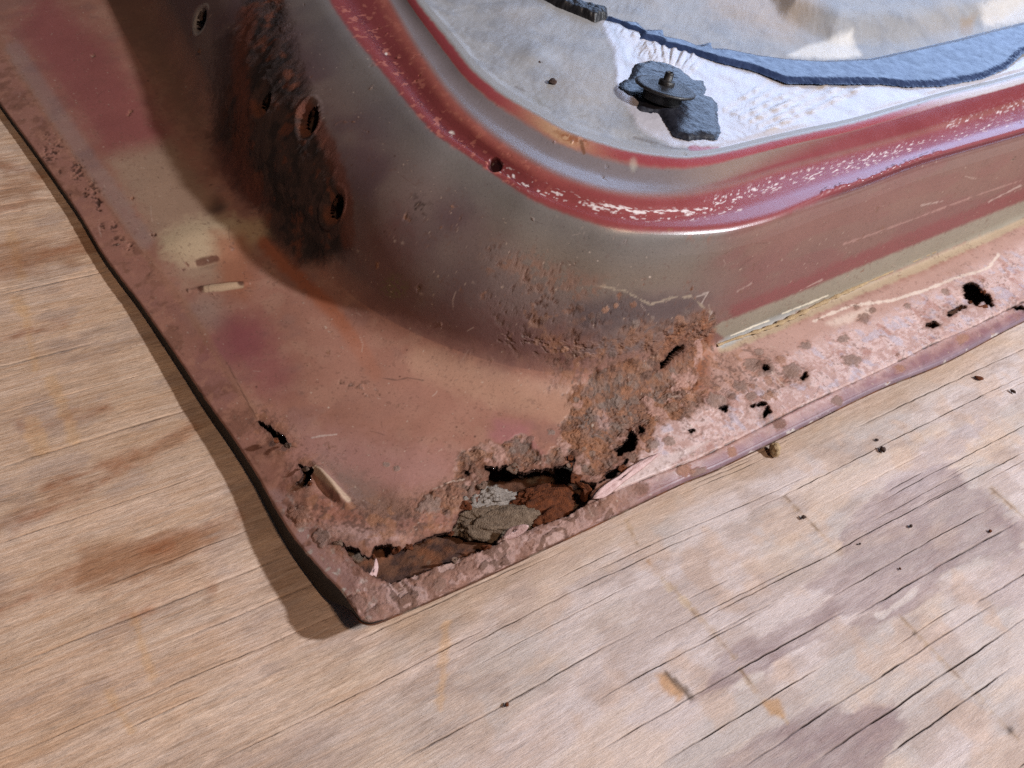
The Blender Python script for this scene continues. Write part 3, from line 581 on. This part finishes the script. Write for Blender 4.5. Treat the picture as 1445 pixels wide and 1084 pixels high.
r_hem = int(np.nonzero(mark >= 3.0)[0][0]); r_base = int(np.nonzero(mark >= 4.0)[0][0]); r_top = int(np.nonzero(mark >= 6.0)[0][0]); r_pan = int(np.nonzero(mark >= 10.4)[0][0])
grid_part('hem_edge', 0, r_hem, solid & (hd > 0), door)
grid_part('flange', r_hem, r_base, hd > 0, door)
grid_part('side_wall', r_base, r_top, (bolt > 1) & (hd > 0), door, skirt=.002)
grid_part('panel_rim', r_top, NR - 1, solid, door)
# inner panel sheet
QR = 210; us = PIN + (1 - PIN) * (np.linspace(0, 1, QR) ** 1.5)
Pb = G2[-1, ::2]; Bg = Pb[None] + (Ctr - Pb)[None] * (((us - PIN) / (1 - PIN))[:, None, None])
bpx = pj(Bg); zpan = float(Pb[:, 2].mean())
Cb = np.zeros(Bg.shape); Cb[:] = lin(PANC); nb1 = fbm(Bg, 120, 4, 2); nb2 = fbm(Bg, 420, 4, 4); nb3 = fbm(Bg, 22, 3, 6)
def bm(poly, soft, w): return 1 - sst(-soft, soft, near(sdist, bpx, poly, soft + w + 6) + (nb2 - .5) * 2 * w)
def bl(line, wid, soft, w=2): return 1 - sst(wid, wid + soft, near(ldist, bpx, line, wid + soft + w + 5) + (nb2 - .5) * 2 * w)
mixc(Cb, (134, 134, 138), .6 * sst(.45, .6, nb1)); mixc(Cb, (158, 148, 138), .5 * sst(.5, .65, nb3))
FILM = [(845,25),(900,45),(935,62),(1010,88),(1060,98),(1110,118),(1250,120),(1330,122),(1400,108),(1450,80),(1460,106),(1330,140),(1200,174),(1080,204),(1000,214),(950,205),(900,180),(870,125),(866,70)]
film = bm(FILM, 4, 3); mixc(Cb, (186, 182, 190), film * .9)
wr = np.zeros(Bg.shape[:2])
for k in range(15):
    f = k / 14; a = np.array([880 + f * 200, 46 + f * 66]); dcen = np.array([940, 128]); e = dcen + (a - dcen) * .42
    if k > 8: e = np.array([1010 + (k - 8) * 12, 150 + (k - 8) * 6]); a = np.array([1060 + (k - 8) * 26, 112 + (k - 8) * 2])
    wr = np.maximum(wr, bl([tuple(a), tuple(e)], 1.5, 4, 3) * rng.uniform(.5, 1))
mixc(Cb, (188, 172, 158), film * wr * .8)
hb = film * .0003 + film * wr * .0008 * sst(.3, .7, nb1) + film * .0004 * (np.abs(fbm(Bg * [.5, 1.3, 1], 130, 2, 23) - .5) - .1)
mixc(Cb, (172, 152, 132), .7 * bm([(1010,-60),(1130,-60),(1150,20),(1110,55),(1050,40),(1000,10)], 24, 10))
mixc(Cb, (220, 214, 206), .8 * bm([(1130,68),(1200,50),(1216,78),(1180,84),(1110,80)], 4, 3)); mixc(Cb, (216, 208, 200), .7 * bm([(1375,20),(1460,-10),(1460,28),(1390,40)], 5, 6)); mixc(Cb, (150, 130, 108), .8 * bm([(1352,34),(1374,28),(1372,48),(1356,50)], 4, 3))
mixc(Cb, (150, 148, 148), .5 * bl([(860,30),(878,70),(890,110)], 1, 3, 3)); mixc(Cb, (110, 100, 92), .6 * bl([(728,122),(742,128)], .6, 1.5)); mixc(Cb, (130, 122, 112), .5 * bl([(815,164),(830,162)], .6, 1.5)); mixc(Cb, (140, 136, 130), .6 * bm([(748,134),(775,138),(772,152),(752,148)], 5, 5))
mixc(Cb, (110, 102, 98), .7 * bl([(895,192),(950,208),(1010,214),(1055,206)], .6, 1.8, 2)); mixc(Cb, (150, 56, 66), .8 * bl([(975,209),(1012,211)], 1.5, 3, 2))
nbz = (nb1 - .5) * .0010 + (nb2 - .5) * .0003 + (nb3 - .5) * .002
hb += nbz
step = near(sdist, bpx, [(1075,-150),(1095,-30),(1120,12),(1175,38),(1280,36),(1400,10),(1520,-60),(1520,-150)], 120, 120)
hb += .007 * (1 - sst(-6, 26, step))
hb += .0018 * np.exp(-(((bpx[..., 0] - 752) / 26) ** 2 + ((bpx[..., 1] - 82) / 13) ** 2)) - .0010 * np.exp(-(((bpx[..., 0] - 985) / 60) ** 2 + ((bpx[..., 1] - 30) / 16) ** 2))
hb *= sst(0, .006, us - PIN)[:, None]
Bg[..., 2] += hb
n_, m_ = Bg.shape[:2]; id_ = np.arange(n_ * m_).reshape(n_, m_); q = np.stack([id_[:-1, :-1], id_[:-1, 1:], id_[1:, 1:], id_[1:, :-1]], -1).reshape(-1, 4)
mesh_obj('inner_panel', Bg.reshape(-1, 3), q, PAINT, door, {'paint': Cb.reshape(-1, 3), 'rust': np.full(n_ * m_, .05), 'gloss': (.38 + .45 * film).ravel()})
# outer skin under the flange
us = np.concatenate([np.linspace(0, 1, 90), [1.3, 1.7, 2.4]]); Pq = P3 - P1; Pq[:, 2] = 0
S = []
for u in us:
    p = P1 + Pq * u; p[:, 2] = np.maximum(.0006, (P1[:, 2] - .0028) * (1 - sst(0, .75, np.full(NCOL, u)))); S.append(p)
S = np.array(S)[:, ::2]; sn = fbm(S, 220, 4, 3); S[..., 2] += np.where(us[:, None] > .06, (sn - .5) * .0022, 0); S[..., 2] = np.maximum(S[..., 2], .0005)
Cs = np.zeros(S.shape); Cs[:] = lin((98, 64, 46)); mixc(Cs, (70, 46, 38), sst(.45, .6, fbm(S, 300, 4, 8))); mixc(Cs, (138, 84, 52), sst(.56, .66, fbm(S, 160, 3, 18)) * .5); mixc(Cs, (132, 118, 104), sst(.58, .66, fbm(S, 260, 4, 28)) * .6)
n_, m_ = S.shape[:2]; id_ = np.arange(n_ * m_).reshape(n_, m_); q = np.stack([id_[:-1, :-1], id_[:-1, 1:], id_[1:, 1:], id_[1:, :-1]], -1).reshape(-1, 4)
sk = mesh_obj('outer_skin', S.reshape(-1, 3), q, PAINT, door, {'paint': Cs.reshape(-1, 3), 'rust': np.full(n_ * m_, .9), 'gloss': np.zeros(n_ * m_)})
sk['label'] = 'rusty inner face of the outer skin, seen through the rot holes'

def patch(name, poly, z, thick, mat, parent, edge=.0012, seed=0, res=.0004, rough=.3, base=.0):
    """a pad lying on the panel inside an outline, thick in the middle, its rim on the panel"""
    p = np.array(poly, float); w = bp(p[:, 0], p[:, 1], z)[:, :2]
    lo, hi = w.min(0) - res, w.max(0) + res
    X, Y = np.meshgrid(np.arange(lo[0], hi[0], res), np.arange(lo[1], hi[1], res), indexing='ij'); P = np.stack([X, Y, X * 0 + z], -1)
    d = sdist(P[..., :2], w) + (fbm(P, 700, 3, seed) - .5) * res * 2.5
    h = thick * np.clip(sst(-edge * .15, edge, -d), 0, 1) ** .8 * (1 + rough * (fbm(P, 300, 3, seed + 2) - .5) * 2)
    P[..., 2] = z + base + h; ins = d < res * .7; P[..., 2] -= .0008 * (1 - sst(0, .0045, -d))
    n, m = X.shape; id_ = np.arange(n * m).reshape(n, m); K = ins[:-1, :-1] & ins[1:, :-1] & ins[:-1, 1:] & ins[1:, 1:]
    q = np.stack([id_[:-1, :-1], id_[1:, :-1], id_[1:, 1:], id_[:-1, 1:]], -1)[K]
    used = np.unique(q); re = np.full(n * m, -1); re[used] = np.arange(len(used))
    return mesh_obj(name, P.reshape(-1, 3)[used], re[q], mat, parent)
zp = zpan + .0006
TU = [(858,19),(880,27),(900,29),(912,40),(935,40),(938,49),(965,54),(985,62),(1003,58),(1006,66),(1027,67),(1071,76),(1111,81),(1161,84),(1228,81),(1279,70),(1346,55),(1396,42),(1445,30),(1500,10)]
TL = [(1500,50),(1445,74),(1423,94),(1390,109),(1329,120),(1279,121),(1245,117),(1168,117),(1111,116),(1061,97),(1035,91),(1013,86),(964,71),(933,64),(929,58),(902,53),(900,44),(884,41),(873,33),(850,28)]
patch('adhesive_tape', TU + TL, zp, .0007, TAPE, door, .004, 3, rough=.25)
patch('rubber_seal', [(690,-50),(740,-30),(799,0),(858,18),(857,26),(839,31),(790,12),(764,0),(700,-25)], zp, .0034, BLACK, door, .0022, 5)
sp = patch('sealant_patch', [(884,109),(893,89),(916,83),(937,86),(960,95),(980,111),(993,112),(998,124),(994,132),(1004,135),(1013,144),(1014,164),(1018,185),(1013,196),(990,195),(973,197),(951,190),(929,157),(909,158),(902,156),(894,152),(899,144),(878,133),(867,124),(869,115)], zp, .0008, SEALANT, door, .0025, 7, rough=.3)
def lathe(name, prof, mat, parent, loc, rot=None, n=40, jit=0.):
    V = []; Fs = []
    for i in range(n):
        a = 2 * math.pi * i / n
        for (r, z) in prof: V.append((r * math.cos(a) * (1 + jit * rng.uniform(-1, 1)), r * math.sin(a) * (1 + jit * rng.uniform(-1, 1)), z))
    k = len(prof)
    for i in range(n):
        for j in range(k - 1):
            a, b = i * k + j, ((i + 1) % n) * k + j; Fs.append((a, b, b + 1, a + 1))
    o = mesh_obj(name, V, Fs, mat, parent); o.matrix_local = Matrix.Translation(loc) @ (rot if rot else Matrix.Identity(4)); return o
wc = bp(937, 129, zpan + .0042); tilt = Matrix.Rotation(math.radians(-7), 4, 'X') @ Matrix.Rotation(math.radians(9), 4, 'Y')
wsc = float(np.linalg.norm(bp(977, 129, zpan) - bp(897, 129, zpan)) / 2)
wsh = lathe('washer', [(wsc * .62, -.0035), (wsc * .60, .0004), (wsc * .86, .0006), (wsc * .95, .0011), (wsc * .96, .0017), (wsc * .92, .0022), (wsc * .78, .0024), (wsc * .72, .0021), (wsc * .5, .0023), (wsc * .34, .0028), (wsc * .12, .0028)], BLACK, door, wc, tilt, 56, .006)
s = wsc * .85
lathe('stud', [(s * .30, .002), (s * .29, .0036), (s * .24, .0041), (s * .17, .0042), (s * .165, .0068), (s * .14, .0074), (s * .10, .0073), (s * .09, .0045), (.00002, .0044)], BLACK, wsh, Vector((0, 0, .0006)), None, 32, .03)
# nuts welded behind the bolt holes
for (x, y, a, b) in BOLT:
    k = np.unravel_index(np.argmin(np.where(region(3.8, 6), np.hypot(PX[..., 0] - x, PX[..., 1] - y), 1e9)), PX.shape[:2])
    p, n = G2[k], NRM[k]; rad = b / 2.75 * .001 * 1.05
    rot = Vector(n).to_track_quat('Z', 'Y').to_matrix().to_4x4()
    if x == 282: lathe('grommet', [(rad * .95, -.0012), (rad * .98, .0008), (rad * 1.3, .0010), (rad * 1.5, .0002), (rad * 1.55, -.001)], plain('zinc_ring', (120, 114, 112), (150, 142, 138), 400, .6), door, p, rot, 28)
    else: lathe('captive_nut', [(rad * .70, -.012), (rad * .70, -.0032), (rad * .78, -.0024), (rad * 1.5, -.0024), (rad * 1.5, -.008)], IRON, door, p, rot, 28, .01)
# seam sealer along the bottom of the wall, wandering and broken
cl = [(1012,489),(1030,482),(1094,460),(1150,434),(1195,413),(1240,392),(1295,366),(1330,351),(1400,320),(1445,301),(1600,232)]
cc = catmull(cl, 24); V = []; Fs = []; ring = 7
cw = bp(cc[:, 0], cc[:, 1] - 1.5, .0181); nn = fbm(cw, 260, 3, 12)
for i, p in enumerate(cw):
    rr = .0003 + .0016 * max(0, nn[i] - .36) * (1 if i > 30 else .55)
    for j in range(ring):
        a = math.pi * 2 * j / ring; V.append((p[0], p[1] + math.cos(a) * rr * 1.7, p[2] + math.sin(a) * rr * .8))
for i in range(len(cw) - 1):
    for j in range(ring): a, b = i * ring + j, i * ring + (j + 1) % ring; Fs.append((a, b, b + ring, a + ring))
mesh_obj('seam_sealer', V, Fs, SEALER, door)
def flake(name, pts, zs, mat, parent, th=.0006, seed=0, sub=5):
    """a curled chip of paint or scale: an outline fanned out, bent and given thickness"""
    p = np.array(pts, float); w = bp(p[:, 0], p[:, 1], np.array(zs, float)); w = np.vstack([catmull(np.vstack([w, w[:1]]), 4)[:-1]])
    c = w.mean(0); c = c + up * .0004; V = []; n = len(w)
    for f in np.linspace(.12, 1, sub): V.append(c + (w - c) * f)
    T = np.vstack(V); T = T + up * ((fbm(T, 900, 3, seed) - .5) * .0012)[:, None]; B = T - up * th; A = np.vstack([T, B]); N = len(T); Fs = []
    for k in range(sub - 1):
        for i in range(n):
            j = (i + 1) % n; Fs.append((k * n + i, k * n + j, k * n + n + j, k * n + n + i)); Fs.append((N + k * n + i, N + k * n + n + i, N + k * n + n + j, N + k * n + j))
    for i in range(n): j = (i + 1) % n; o = (sub - 1) * n; Fs.append((o + i, o + j, N + o + j, N + o + i))
    h = n // 2
    for i in range(h - 1): Fs.append((i, i + 1, n - 2 - i, n - 1 - i))
    return mesh_obj(name, A, Fs, mat, parent)
flake('paint_flake', [(386,22),(398,18),(402,36),(412,40),(410,52),(398,50),(392,38)], [.052] * 7, PINK, door, seed=3)
flake('paint_flake', [(706,762),(716,748),(730,741),(746,742),(738,752),(722,760)], [.0155, .017, .0195, .0205, .018, .016], PINK, door, seed=5)
flake('paint_flake', [(836,704),(846,690),(872,672),(900,652),(930,640),(905,662),(880,680),(856,700)], [.0168, .0178, .018, .0175, .0170, .0168, .0168, .0165], PINK, door, seed=6)
flake('rust_flake', [(806,676),(818,680),(832,686),(836,694),(826,708),(818,702),(822,690)], [.0165, .0168, .0165, .015, .013, .012, .014], RUSTM, door, seed=8)
flake('rust_flake', [(1371,430),(1380,432),(1392,430),(1394,438),(1384,442),(1372,440)], [.014, .0145, .0148, .0135, .012, .0125], RUSTM, door, seed=9)
flake('rust_flake', [(520,812),(526,800),(530,788),(534,800),(530,816),(524,822)], [.0165, .0165, .0172, .0165, .0155, .0155], PINK, door, seed=11)

for k in range(26):
    h = HOLES[0] if k < 17 else HOLES[[1, 3, 4, 5, 6][k % 5]]; i = int(rng.integers(len(h))); x, y = h[i]; r0 = rng.uniform(3, 8) if k < 17 else rng.uniform(2, 4); n = 7; a0 = rng.uniform(0, 6.3)
    zf = .0176 if x < 900 else .0166
    pts = [(x + r0 * rng.uniform(.5, 1.3) * math.cos(a0 + 6.283 * j / n) * 1.3, y + r0 * rng.uniform(.5, 1.3) * math.sin(a0 + 6.283 * j / n)) for j in range(n)]
    tl = rng.uniform(-.0016, .0012)
    flake('rust_flake', pts, [zf - .0012 + tl * math.cos(6.283 * j / n) + rng.uniform(-.0005, .0005) for j in range(n)], [RUSTM, RUSTM, SCALE][k % 3], door, th=.0005, seed=50 + k, sub=4)

# ------------------------------------------------------------------ loose things
def lump(name, px, z0, size, mat, label, cat, seed, group=None, rot=0, sub=4, rough=.5):
    b = bmesh.new(); bmesh.ops.create_icosphere(b, subdivisions=sub, radius=1)
    V = np.array([v.co[:] for v in b.verts]); F = np.array([[v.index for v in f.verts] for f in b.faces]); b.free()
    r = 1 + rough * (fbm(V * .5, 3.2, 4, seed) - .5) * 2 + .22 * rough * (noise(V, 9, seed + 5) - .5) * 2
    V = V * r[:, None] * np.array(size); a = math.radians(rot); V[:, :2] = V[:, :2] @ np.array([[math.cos(a), math.sin(a)], [-math.sin(a), math.cos(a)]])
    V[:, 2] -= V[:, 2].min(); p = bp(px[0], px[1], z0 + size[2] * .6)
    o = mesh_obj(name, V, F, mat); o.location = (p[0], p[1], z0); return tag(o, label, cat, group)
def skin_z(px, z):
    p = bp(px[0], px[1], z); k = np.unravel_index(np.argmin(np.hypot(S[..., 0] - p[0], S[..., 1] - p[1])), S.shape[:2]); return float(S[k][2])
lump('dirt_clump', (694, 742), skin_z((696, 745), .012) - .001, (.0150, .0068, .0030), DIRT, 'flat tan clump of dried dirt lying in the biggest rust hole', 'dirt clump', 3, rot=-20, sub=5, rough=.62)
lump('dirt_clump', (692, 712), skin_z((690, 715), .012) + .0015, (.0070, .0034, .0034), ASH, 'pale grey crumpled flake heaped behind the tan dirt clump', 'flake', 8, rot=-8, sub=5, rough=.8)
lump('dirt_clump', (660, 717), skin_z((666, 720), .012) + .002, (.0036, .0030, .0042), ASH, 'small grey crumb wedged at the left end of the dirt in the hole', 'crumb', 12, sub=4, rough=.8)
lump('rust_scale', (765, 715), skin_z((765, 718), .012) - .001, (.0120, .0070, .0032), RUSTM, 'brown plate of rust scale lying in the right end of the biggest hole', 'rust scale', 15, rot=-15, sub=5, rough=.6)
lump('rust_scale', (770, 735), skin_z((770, 735), .012), (.0055, .0030, .0026), RUSTM, 'small reddish rust scale against the lower lip of the biggest hole', 'rust scale', 19, sub=4, rough=.6)
CR = [((1092, 637), (.0028, .0022, .0022), SEALER, 'orange and cream crumb on the plywood just below the door edge', 21),
      ((1245, 635), (.0018, .0014, .0012), IRON, 'largest dark grit crumb on the pale plywood right of the orange crumb', 22),
      ((1237, 621), (.0008, .0007, .0006), IRON, 'tiny dark speck directly above the largest dark grit crumb', 23),
      ((1133, 731), (.0012, .0009, .0008), IRON, 'dark oval crumb alone on the pale plywood left of the purple stain', 24),
      ((1285, 743), (.0009, .0008, .0007), IRON, 'dark crumb in the middle of the purple grey stain', 25),
      ((1397, 750), (.0009, .0007, .0006), RUSTM, 'reddish crumb on the plywood near the right end of the stain', 26),
      ((1429, 553), (.0016, .0008, .0009), IRON, 'curved dark shaving on the plywood nearest the right edge of the photo', 27),
      ((1381, 534), (.0026, .0014, .0008), RUSTM, 'brown rust crumb on the plywood just below the door edge at right', 28),
      ((1213, 768), (.0006, .0005, .0005), IRON, 'tiny dark speck in the upper left part of the purple grey stain', 29),
      ((715, 995), (.0009, .0007, .0006), RUSTM, 'small brown crumb on the bare plywood at the bottom centre', 30),
      ((1270, 803), (.0006, .0005, .0004), RUSTM, 'tiny reddish speck low in the purple grey stain', 31)]
for px, sz, mt, lb, sd in CR: lump('crumb', px, .0001, tuple(q_ * (1 if sd == 21 else .78) for q_ in sz), mt, lb, 'crumb', sd, 'crumbs scattered on the plywood', rot=sd * 37, sub=3, rough=.7)
lump('crumb', (779, 117), zpan + .0004, (.0016, .0013, .0010), IRON, 'larger dark crumb on the grey panel, nearer the red rim', 'crumb', 40, 'crumbs on the grey door panel', sub=3, rough=.7)
lump('crumb', (762, 90), zpan + .0004, (.0012, .0009, .0008), IRON, 'smaller dark crumb on the grey panel beside a raised dimple', 'crumb', 41, 'crumbs on the grey door panel', sub=3, rough=.7)

# ------------------------------------------------------------------ plywood sheet, with its checks cut in
def vwarp(x, v): P = np.stack([x * .35, v, x * 0], -1); return (fbm(P, 14, 2, 3) - .5) * .008 + (fbm(P, 60, 2, 9) - .5) * .0014 + (fbm(P * [2.8, .0, 1] + [0, 1, 0] * P * .6, 260, 2, 19) - .5) * .0005
def to_xv(u, w):
    p = bp(np.array(u, float), np.array(w, float), 0.); v = p[..., 1].copy()
    for _ in range(8): v = p[..., 1] - vwarp(p[..., 0], v)
    return p[..., 0], v
CRK = [((500,905),(620,850),(745,792),1.), ((640,918),(760,858),(1000,738),.8), ((840,810),(936,760),(1150,678),.8), ((840,990),(928,940),(1060,862),.8), ((840,1053),(990,975),(1190,852),1.), ((1180,852),(1300,770),(1400,700),.7),
       ((995,877),(1192,770),(1365,678),1.), ((924,1084),(1016,1027),(1150,931),.8), ((1049,1084),(1183,992),(1400,840),1.1), ((1154,1090),(1238,1015),(1450,858),1.3), ((1204,881),(1300,814),(1450,745),1.1), ((1380,852),(1420,825),(1460,800),1.2),
       ((1250,1090),(1342,1002),(1430,940),.9), ((1208,607),(1312,553),(1460,484),.9), ((1060,720),(1245,628),(1460,535),1.), ((1245,719),(1363,643),(1460,585),.8), ((1295,716),(1380,672),(1460,632),.8), ((960,702),(1030,668),(1080,645),.7),
       ((0,518),(66,500),(133,483),.9), ((0,655),(100,628),(272,590),1.), ((40,930),(200,865),(420,790),.7), ((0,1060),(200,985),(480,885),.6), ((300,1084),(480,990),(700,900),.6), ((110,830),(240,790),(360,755),.7), ((0,760),(120,725),(300,680),.8),
       ((0,420),(60,402),(150,380),.6), ((0,290),(30,284),(80,275),.6), ((560,1084),(700,1000),(900,890),.6), ((0,580),(80,560),(200,535),.6)]
cr = []
for a, m, b, s in CRK:
    xs, vs = to_xv([a[0], m[0], b[0]], [a[1], m[1], b[1]]); cr.append((vs[1], min(xs), max(xs), s))
for k in range(48):
    x = rng.uniform(-.24, .22); v = rng.uniform(-.21, .28 if x < -.08 else -.05); cr.append((v, x, x + rng.uniform(.015, .08), rng.uniform(.2, .55)))
base_v = np.concatenate([[-1.2, -.7, -.4, -.28], np.arange(-.235, -.045, .00052), np.arange(-.045, .33, .0012), [.4, .6, .9, 1.4]])
cv = np.array([c[0] for c in cr]); cw_ = np.array([.00011 + .00012 * c[3] for c in cr])
vs = np.unique(np.concatenate([base_v] + [cv + k * cw_ for k in (-1.6, -.55, 0, .55, 1.6)])); vs = vs[np.concatenate([[True], np.diff(vs) > 2e-5])]
xs = np.concatenate([[-1.2, -.7, -.4, -.3], np.arange(-.26, -.05, .0009), np.arange(-.05, .30, .0012), [.34, .42, .6, .9, 1.4]])
Vv, Xx = np.meshgrid(vs, xs, indexing='ij'); Wd = np.stack([Xx, Vv + vwarp(Xx, Vv), Xx * 0], -1)
dep = np.zeros(Xx.shape)
for (v, x0, x1, s), w in zip(cr, cw_):
    k = np.nonzero(np.abs(vs - v) < w * 3)[0]; t = np.clip((xs - x0) / (x1 - x0), 0, 1); tap = np.clip(np.minimum(t, 1 - t) * 5, 0, 1) ** .7
    tap = tap * (.55 + .45 * sst(.35, .6, noise(np.stack([xs, xs * 0 + v, xs * 0], -1), 130, 7)))
    dep[k] = np.maximum(dep[k], np.clip(1 - np.abs(vs[k] - v)[:, None] / (w * 1.6), 0, 1) * tap[None] * min(1.2, .3 + s))
gx = np.stack([Xx * .2, Vv, Xx * 0], -1); g1 = fbm(gx, 180, 4, 1); g2 = fbm(gx, 700, 3, 5); g3 = fbm(gx * [2.0, 1, 1], 40, 3, 11); iso = fbm(Wd, 70, 4, 21)
wpx = pj(Wd); ok = (Wd[..., 0] > -.3) & (Wd[..., 0] < .32) & (Wd[..., 1] > -.3) & (Wd[..., 1] < .4); wpx = np.where(ok[..., None], wpx, -5000.)
Cw = np.zeros(Wd.shape); Cw[:] = lin((202, 173, 150))
def wm(c, m): mixc(Cw, c, m)
east = sst(-.16, .04, Wd[..., 0] - Wd[..., 1] * .5 + (iso - .5) * .1)
wm((196, 183, 181), east * .95); wm((184, 150, 118), .35 * sst(.45, .65, g1) * (1 - .8 * east)); wm((160, 118, 86), .4 * sst(.52, .70, g3) * (1 - .85 * east)); wm((204, 182, 160), .35 * sst(.45, .7, g3))
wm((172, 164, 162), .6 * sst(.5, .62, g3) * east); wm((192, 164, 144), .5 * sst(.52, .66, iso) * east); iso2 = fbm(Wd * [.5, 1, 1], 120, 4, 27); wm((160, 140, 130), .45 * sst(.50, .66, iso2)); wm((206, 182, 162), .4 * sst(.52, .66, fbm(Wd * [.4, 1, 1], 75, 4, 37)))
wm((176, 146, 118), .5 * (1 - sst(2, 40, near(ldist, wpx, [(560,880),(700,818),(860,745),(1000,680),(1200,580),(1400,485)], 80) + (iso - .5) * 60)))
gw = (g1 - .5) * 2; gw2 = (g2 - .5) * 2
def wpoly(p, soft, a1, a2=14): return 1 - sst(-soft, soft, near(sdist, wpx, p, 70) + gw * a1 + gw2 * a2 + (iso - .5) * 30)
st1 = np.maximum(wpoly([(1186,752),(1225,704),(1255,680),(1330,655),(1385,690),(1450,742),(1450,792),(1380,786),(1330,812),(1300,848),(1262,872),(1212,892),(1200,878),(1236,862),(1185,866),(1130,905),(1085,952),(1040,972),(975,994),(1000,958),(1042,908),(1110,884),(1140,868),(1182,822),(1142,826),(1190,792)], 6, 15, 12),
                 wpoly([(1000,1090),(1070,1036),(1140,1008),(1262,992),(1280,1024),(1240,1090)], 6, 15, 12))
wm((142, 122, 122), st1 * (.45 + .3 * sst(.35, .65, iso) + .2 * sst(.3, .7, g2))); wm((172, 158, 160), .5 * wpoly([(1240,690),(1290,640),(1390,585),(1400,600),(1330,660),(1270,700)], 4, 16)); wm((176, 160, 158), .6 * wpoly([(1400,790),(1460,760),(1460,860),(1410,850)], 4, 16))
wm((214, 204, 198), .5 * wpoly([(1236,868),(1290,835),(1284,846),(1248,872)], 2, 3, 3)); wm((214, 204, 196), .5 * wpoly([(1035,968),(1076,950),(1074,958),(1045,972)], 2, 3, 3))
def wl_(line, wid, soft, w=5): return 1 - sst(wid, wid + soft, near(ldist, wpx, line, 40) + (iso - .5) * w * 2 + gw2 * w)
for ln in ([(905,780),(930,808),(965,846),(1000,885),(1037,927)], [(1045,945),(1075,985),(1112,1020)], [(1269,868),(1290,890),(1345,948),(1400,1005),(1440,1045)], [(1108,701),(1187,780)], [(1400,690),(1445,730)], [(868,700),(905,780)]):
    brk = .45 + .55 * sst(.45, .6, fbm(Wd, 160, 3, 33)); wm((172, 146, 120), wl_(ln, 1.0, 3.5, 4) * brk * .6); wm((110, 84, 62), wl_(ln, .2, 1.3, 2) * sst(.42, .6, fbm(Wd, 120, 3, 35)) * .6)
wm((200, 178, 152), .45 * np.maximum(wl_([(960,842),(972,856)], 2, 4), wl_([(935,818),(945,832)], 1.5, 3)))
wm((182, 140, 100), .85 * wpoly([(922,950),(942,946),(972,980),(958,990),(934,976)], 5, 5, 5)); wm((88, 70, 56), .8 * wl_([(940,950),(960,968),(975,984)], 1.5, 5, 3)); wm((178, 136, 100), .8 * wpoly([(902,786),(922,782),(922,800),(908,796)], 4, 4, 4)); wm((176, 138, 100), .8 * wpoly([(1078,990),(1098,988),(1106,1012),(1090,1006)], 4, 4, 4))
wm((60, 46, 40), .9 * np.maximum(np.exp(-(np.hypot(wpx[..., 0] - 1426, wpx[..., 1] - 1030) / 5) ** 2), np.exp(-(np.hypot(wpx[..., 0] - 1291, wpx[..., 1] - 893) / 3) ** 2)))
for ln, w in (([(72,535),(85,565),(98,600),(104,620)], 5), ([(30,425),(40,470),(50,520)], 2.5), ([(45,600),(60,630)], 8), ([(20,425),(38,440)], 5), ([(150,975),(185,1030)], 6), ([(190,870),(215,960)], 4), ([(630,880),(622,1000)], 1.5), ([(15,330),(30,390)], 3)): wm((198, 160, 120), wl_(ln, w * .8, 8, 8) * .55)
for p in ([(0,345),(120,330),(180,335),(100,372),(0,392)], [(60,690),(180,640),(270,600),(250,630),(120,690),(0,740)], [(110,770),(230,745),(300,760),(200,810),(110,830)], [(0,840),(90,800),(330,740),(200,800)], [(0,230),(60,250),(40,275),(0,280)]): wm((150, 106, 74), .6 * wpoly(p, 14, 26, 18))
for ln in ([(-10,378),(90,352),(185,335)], [(-10,228),(60,250)], [(20,742),(120,692),(272,604)], [(100,804),(220,772),(335,728)], [(-10,482),(90,455)], [(-10,862),(150,800),(250,770)], [(60,690),(190,640)], [(-10,300),(70,283)], [(30,600),(150,575)], [(150,880),(300,830)]):
    wm((148, 92, 56), wl_(ln, 1, 16, 10) * (.15 + .6 * sst(.42, .6, g2)) * sst(.3, .55, iso))
wm((44, 32, 28), np.clip(dep * 1.3, 0, 1) ** 1.5 * .85)
Wd[..., 2] = (g2 - .5) * .0004 * ok + (g1 - .5) * .0004 * ok - dep * .0009 - .0002
n_, m_ = Xx.shape; id_ = np.arange(n_ * m_).reshape(n_, m_); q = np.stack([id_[:-1, :-1], id_[:-1, 1:], id_[1:, 1:], id_[1:, :-1]], -1).reshape(-1, 4)
ply = mesh_obj('plywood_sheet', Wd.reshape(-1, 3), q, WOOD, None, {'paint': np.clip(Cw, .01, .9).reshape(-1, 3), 'grain': np.stack([Xx, Vv, (1 - east) * .7], -1).reshape(-1, 3)})
tag(ply, 'weathered cracked plywood sheet under the rusty car door', 'plywood')
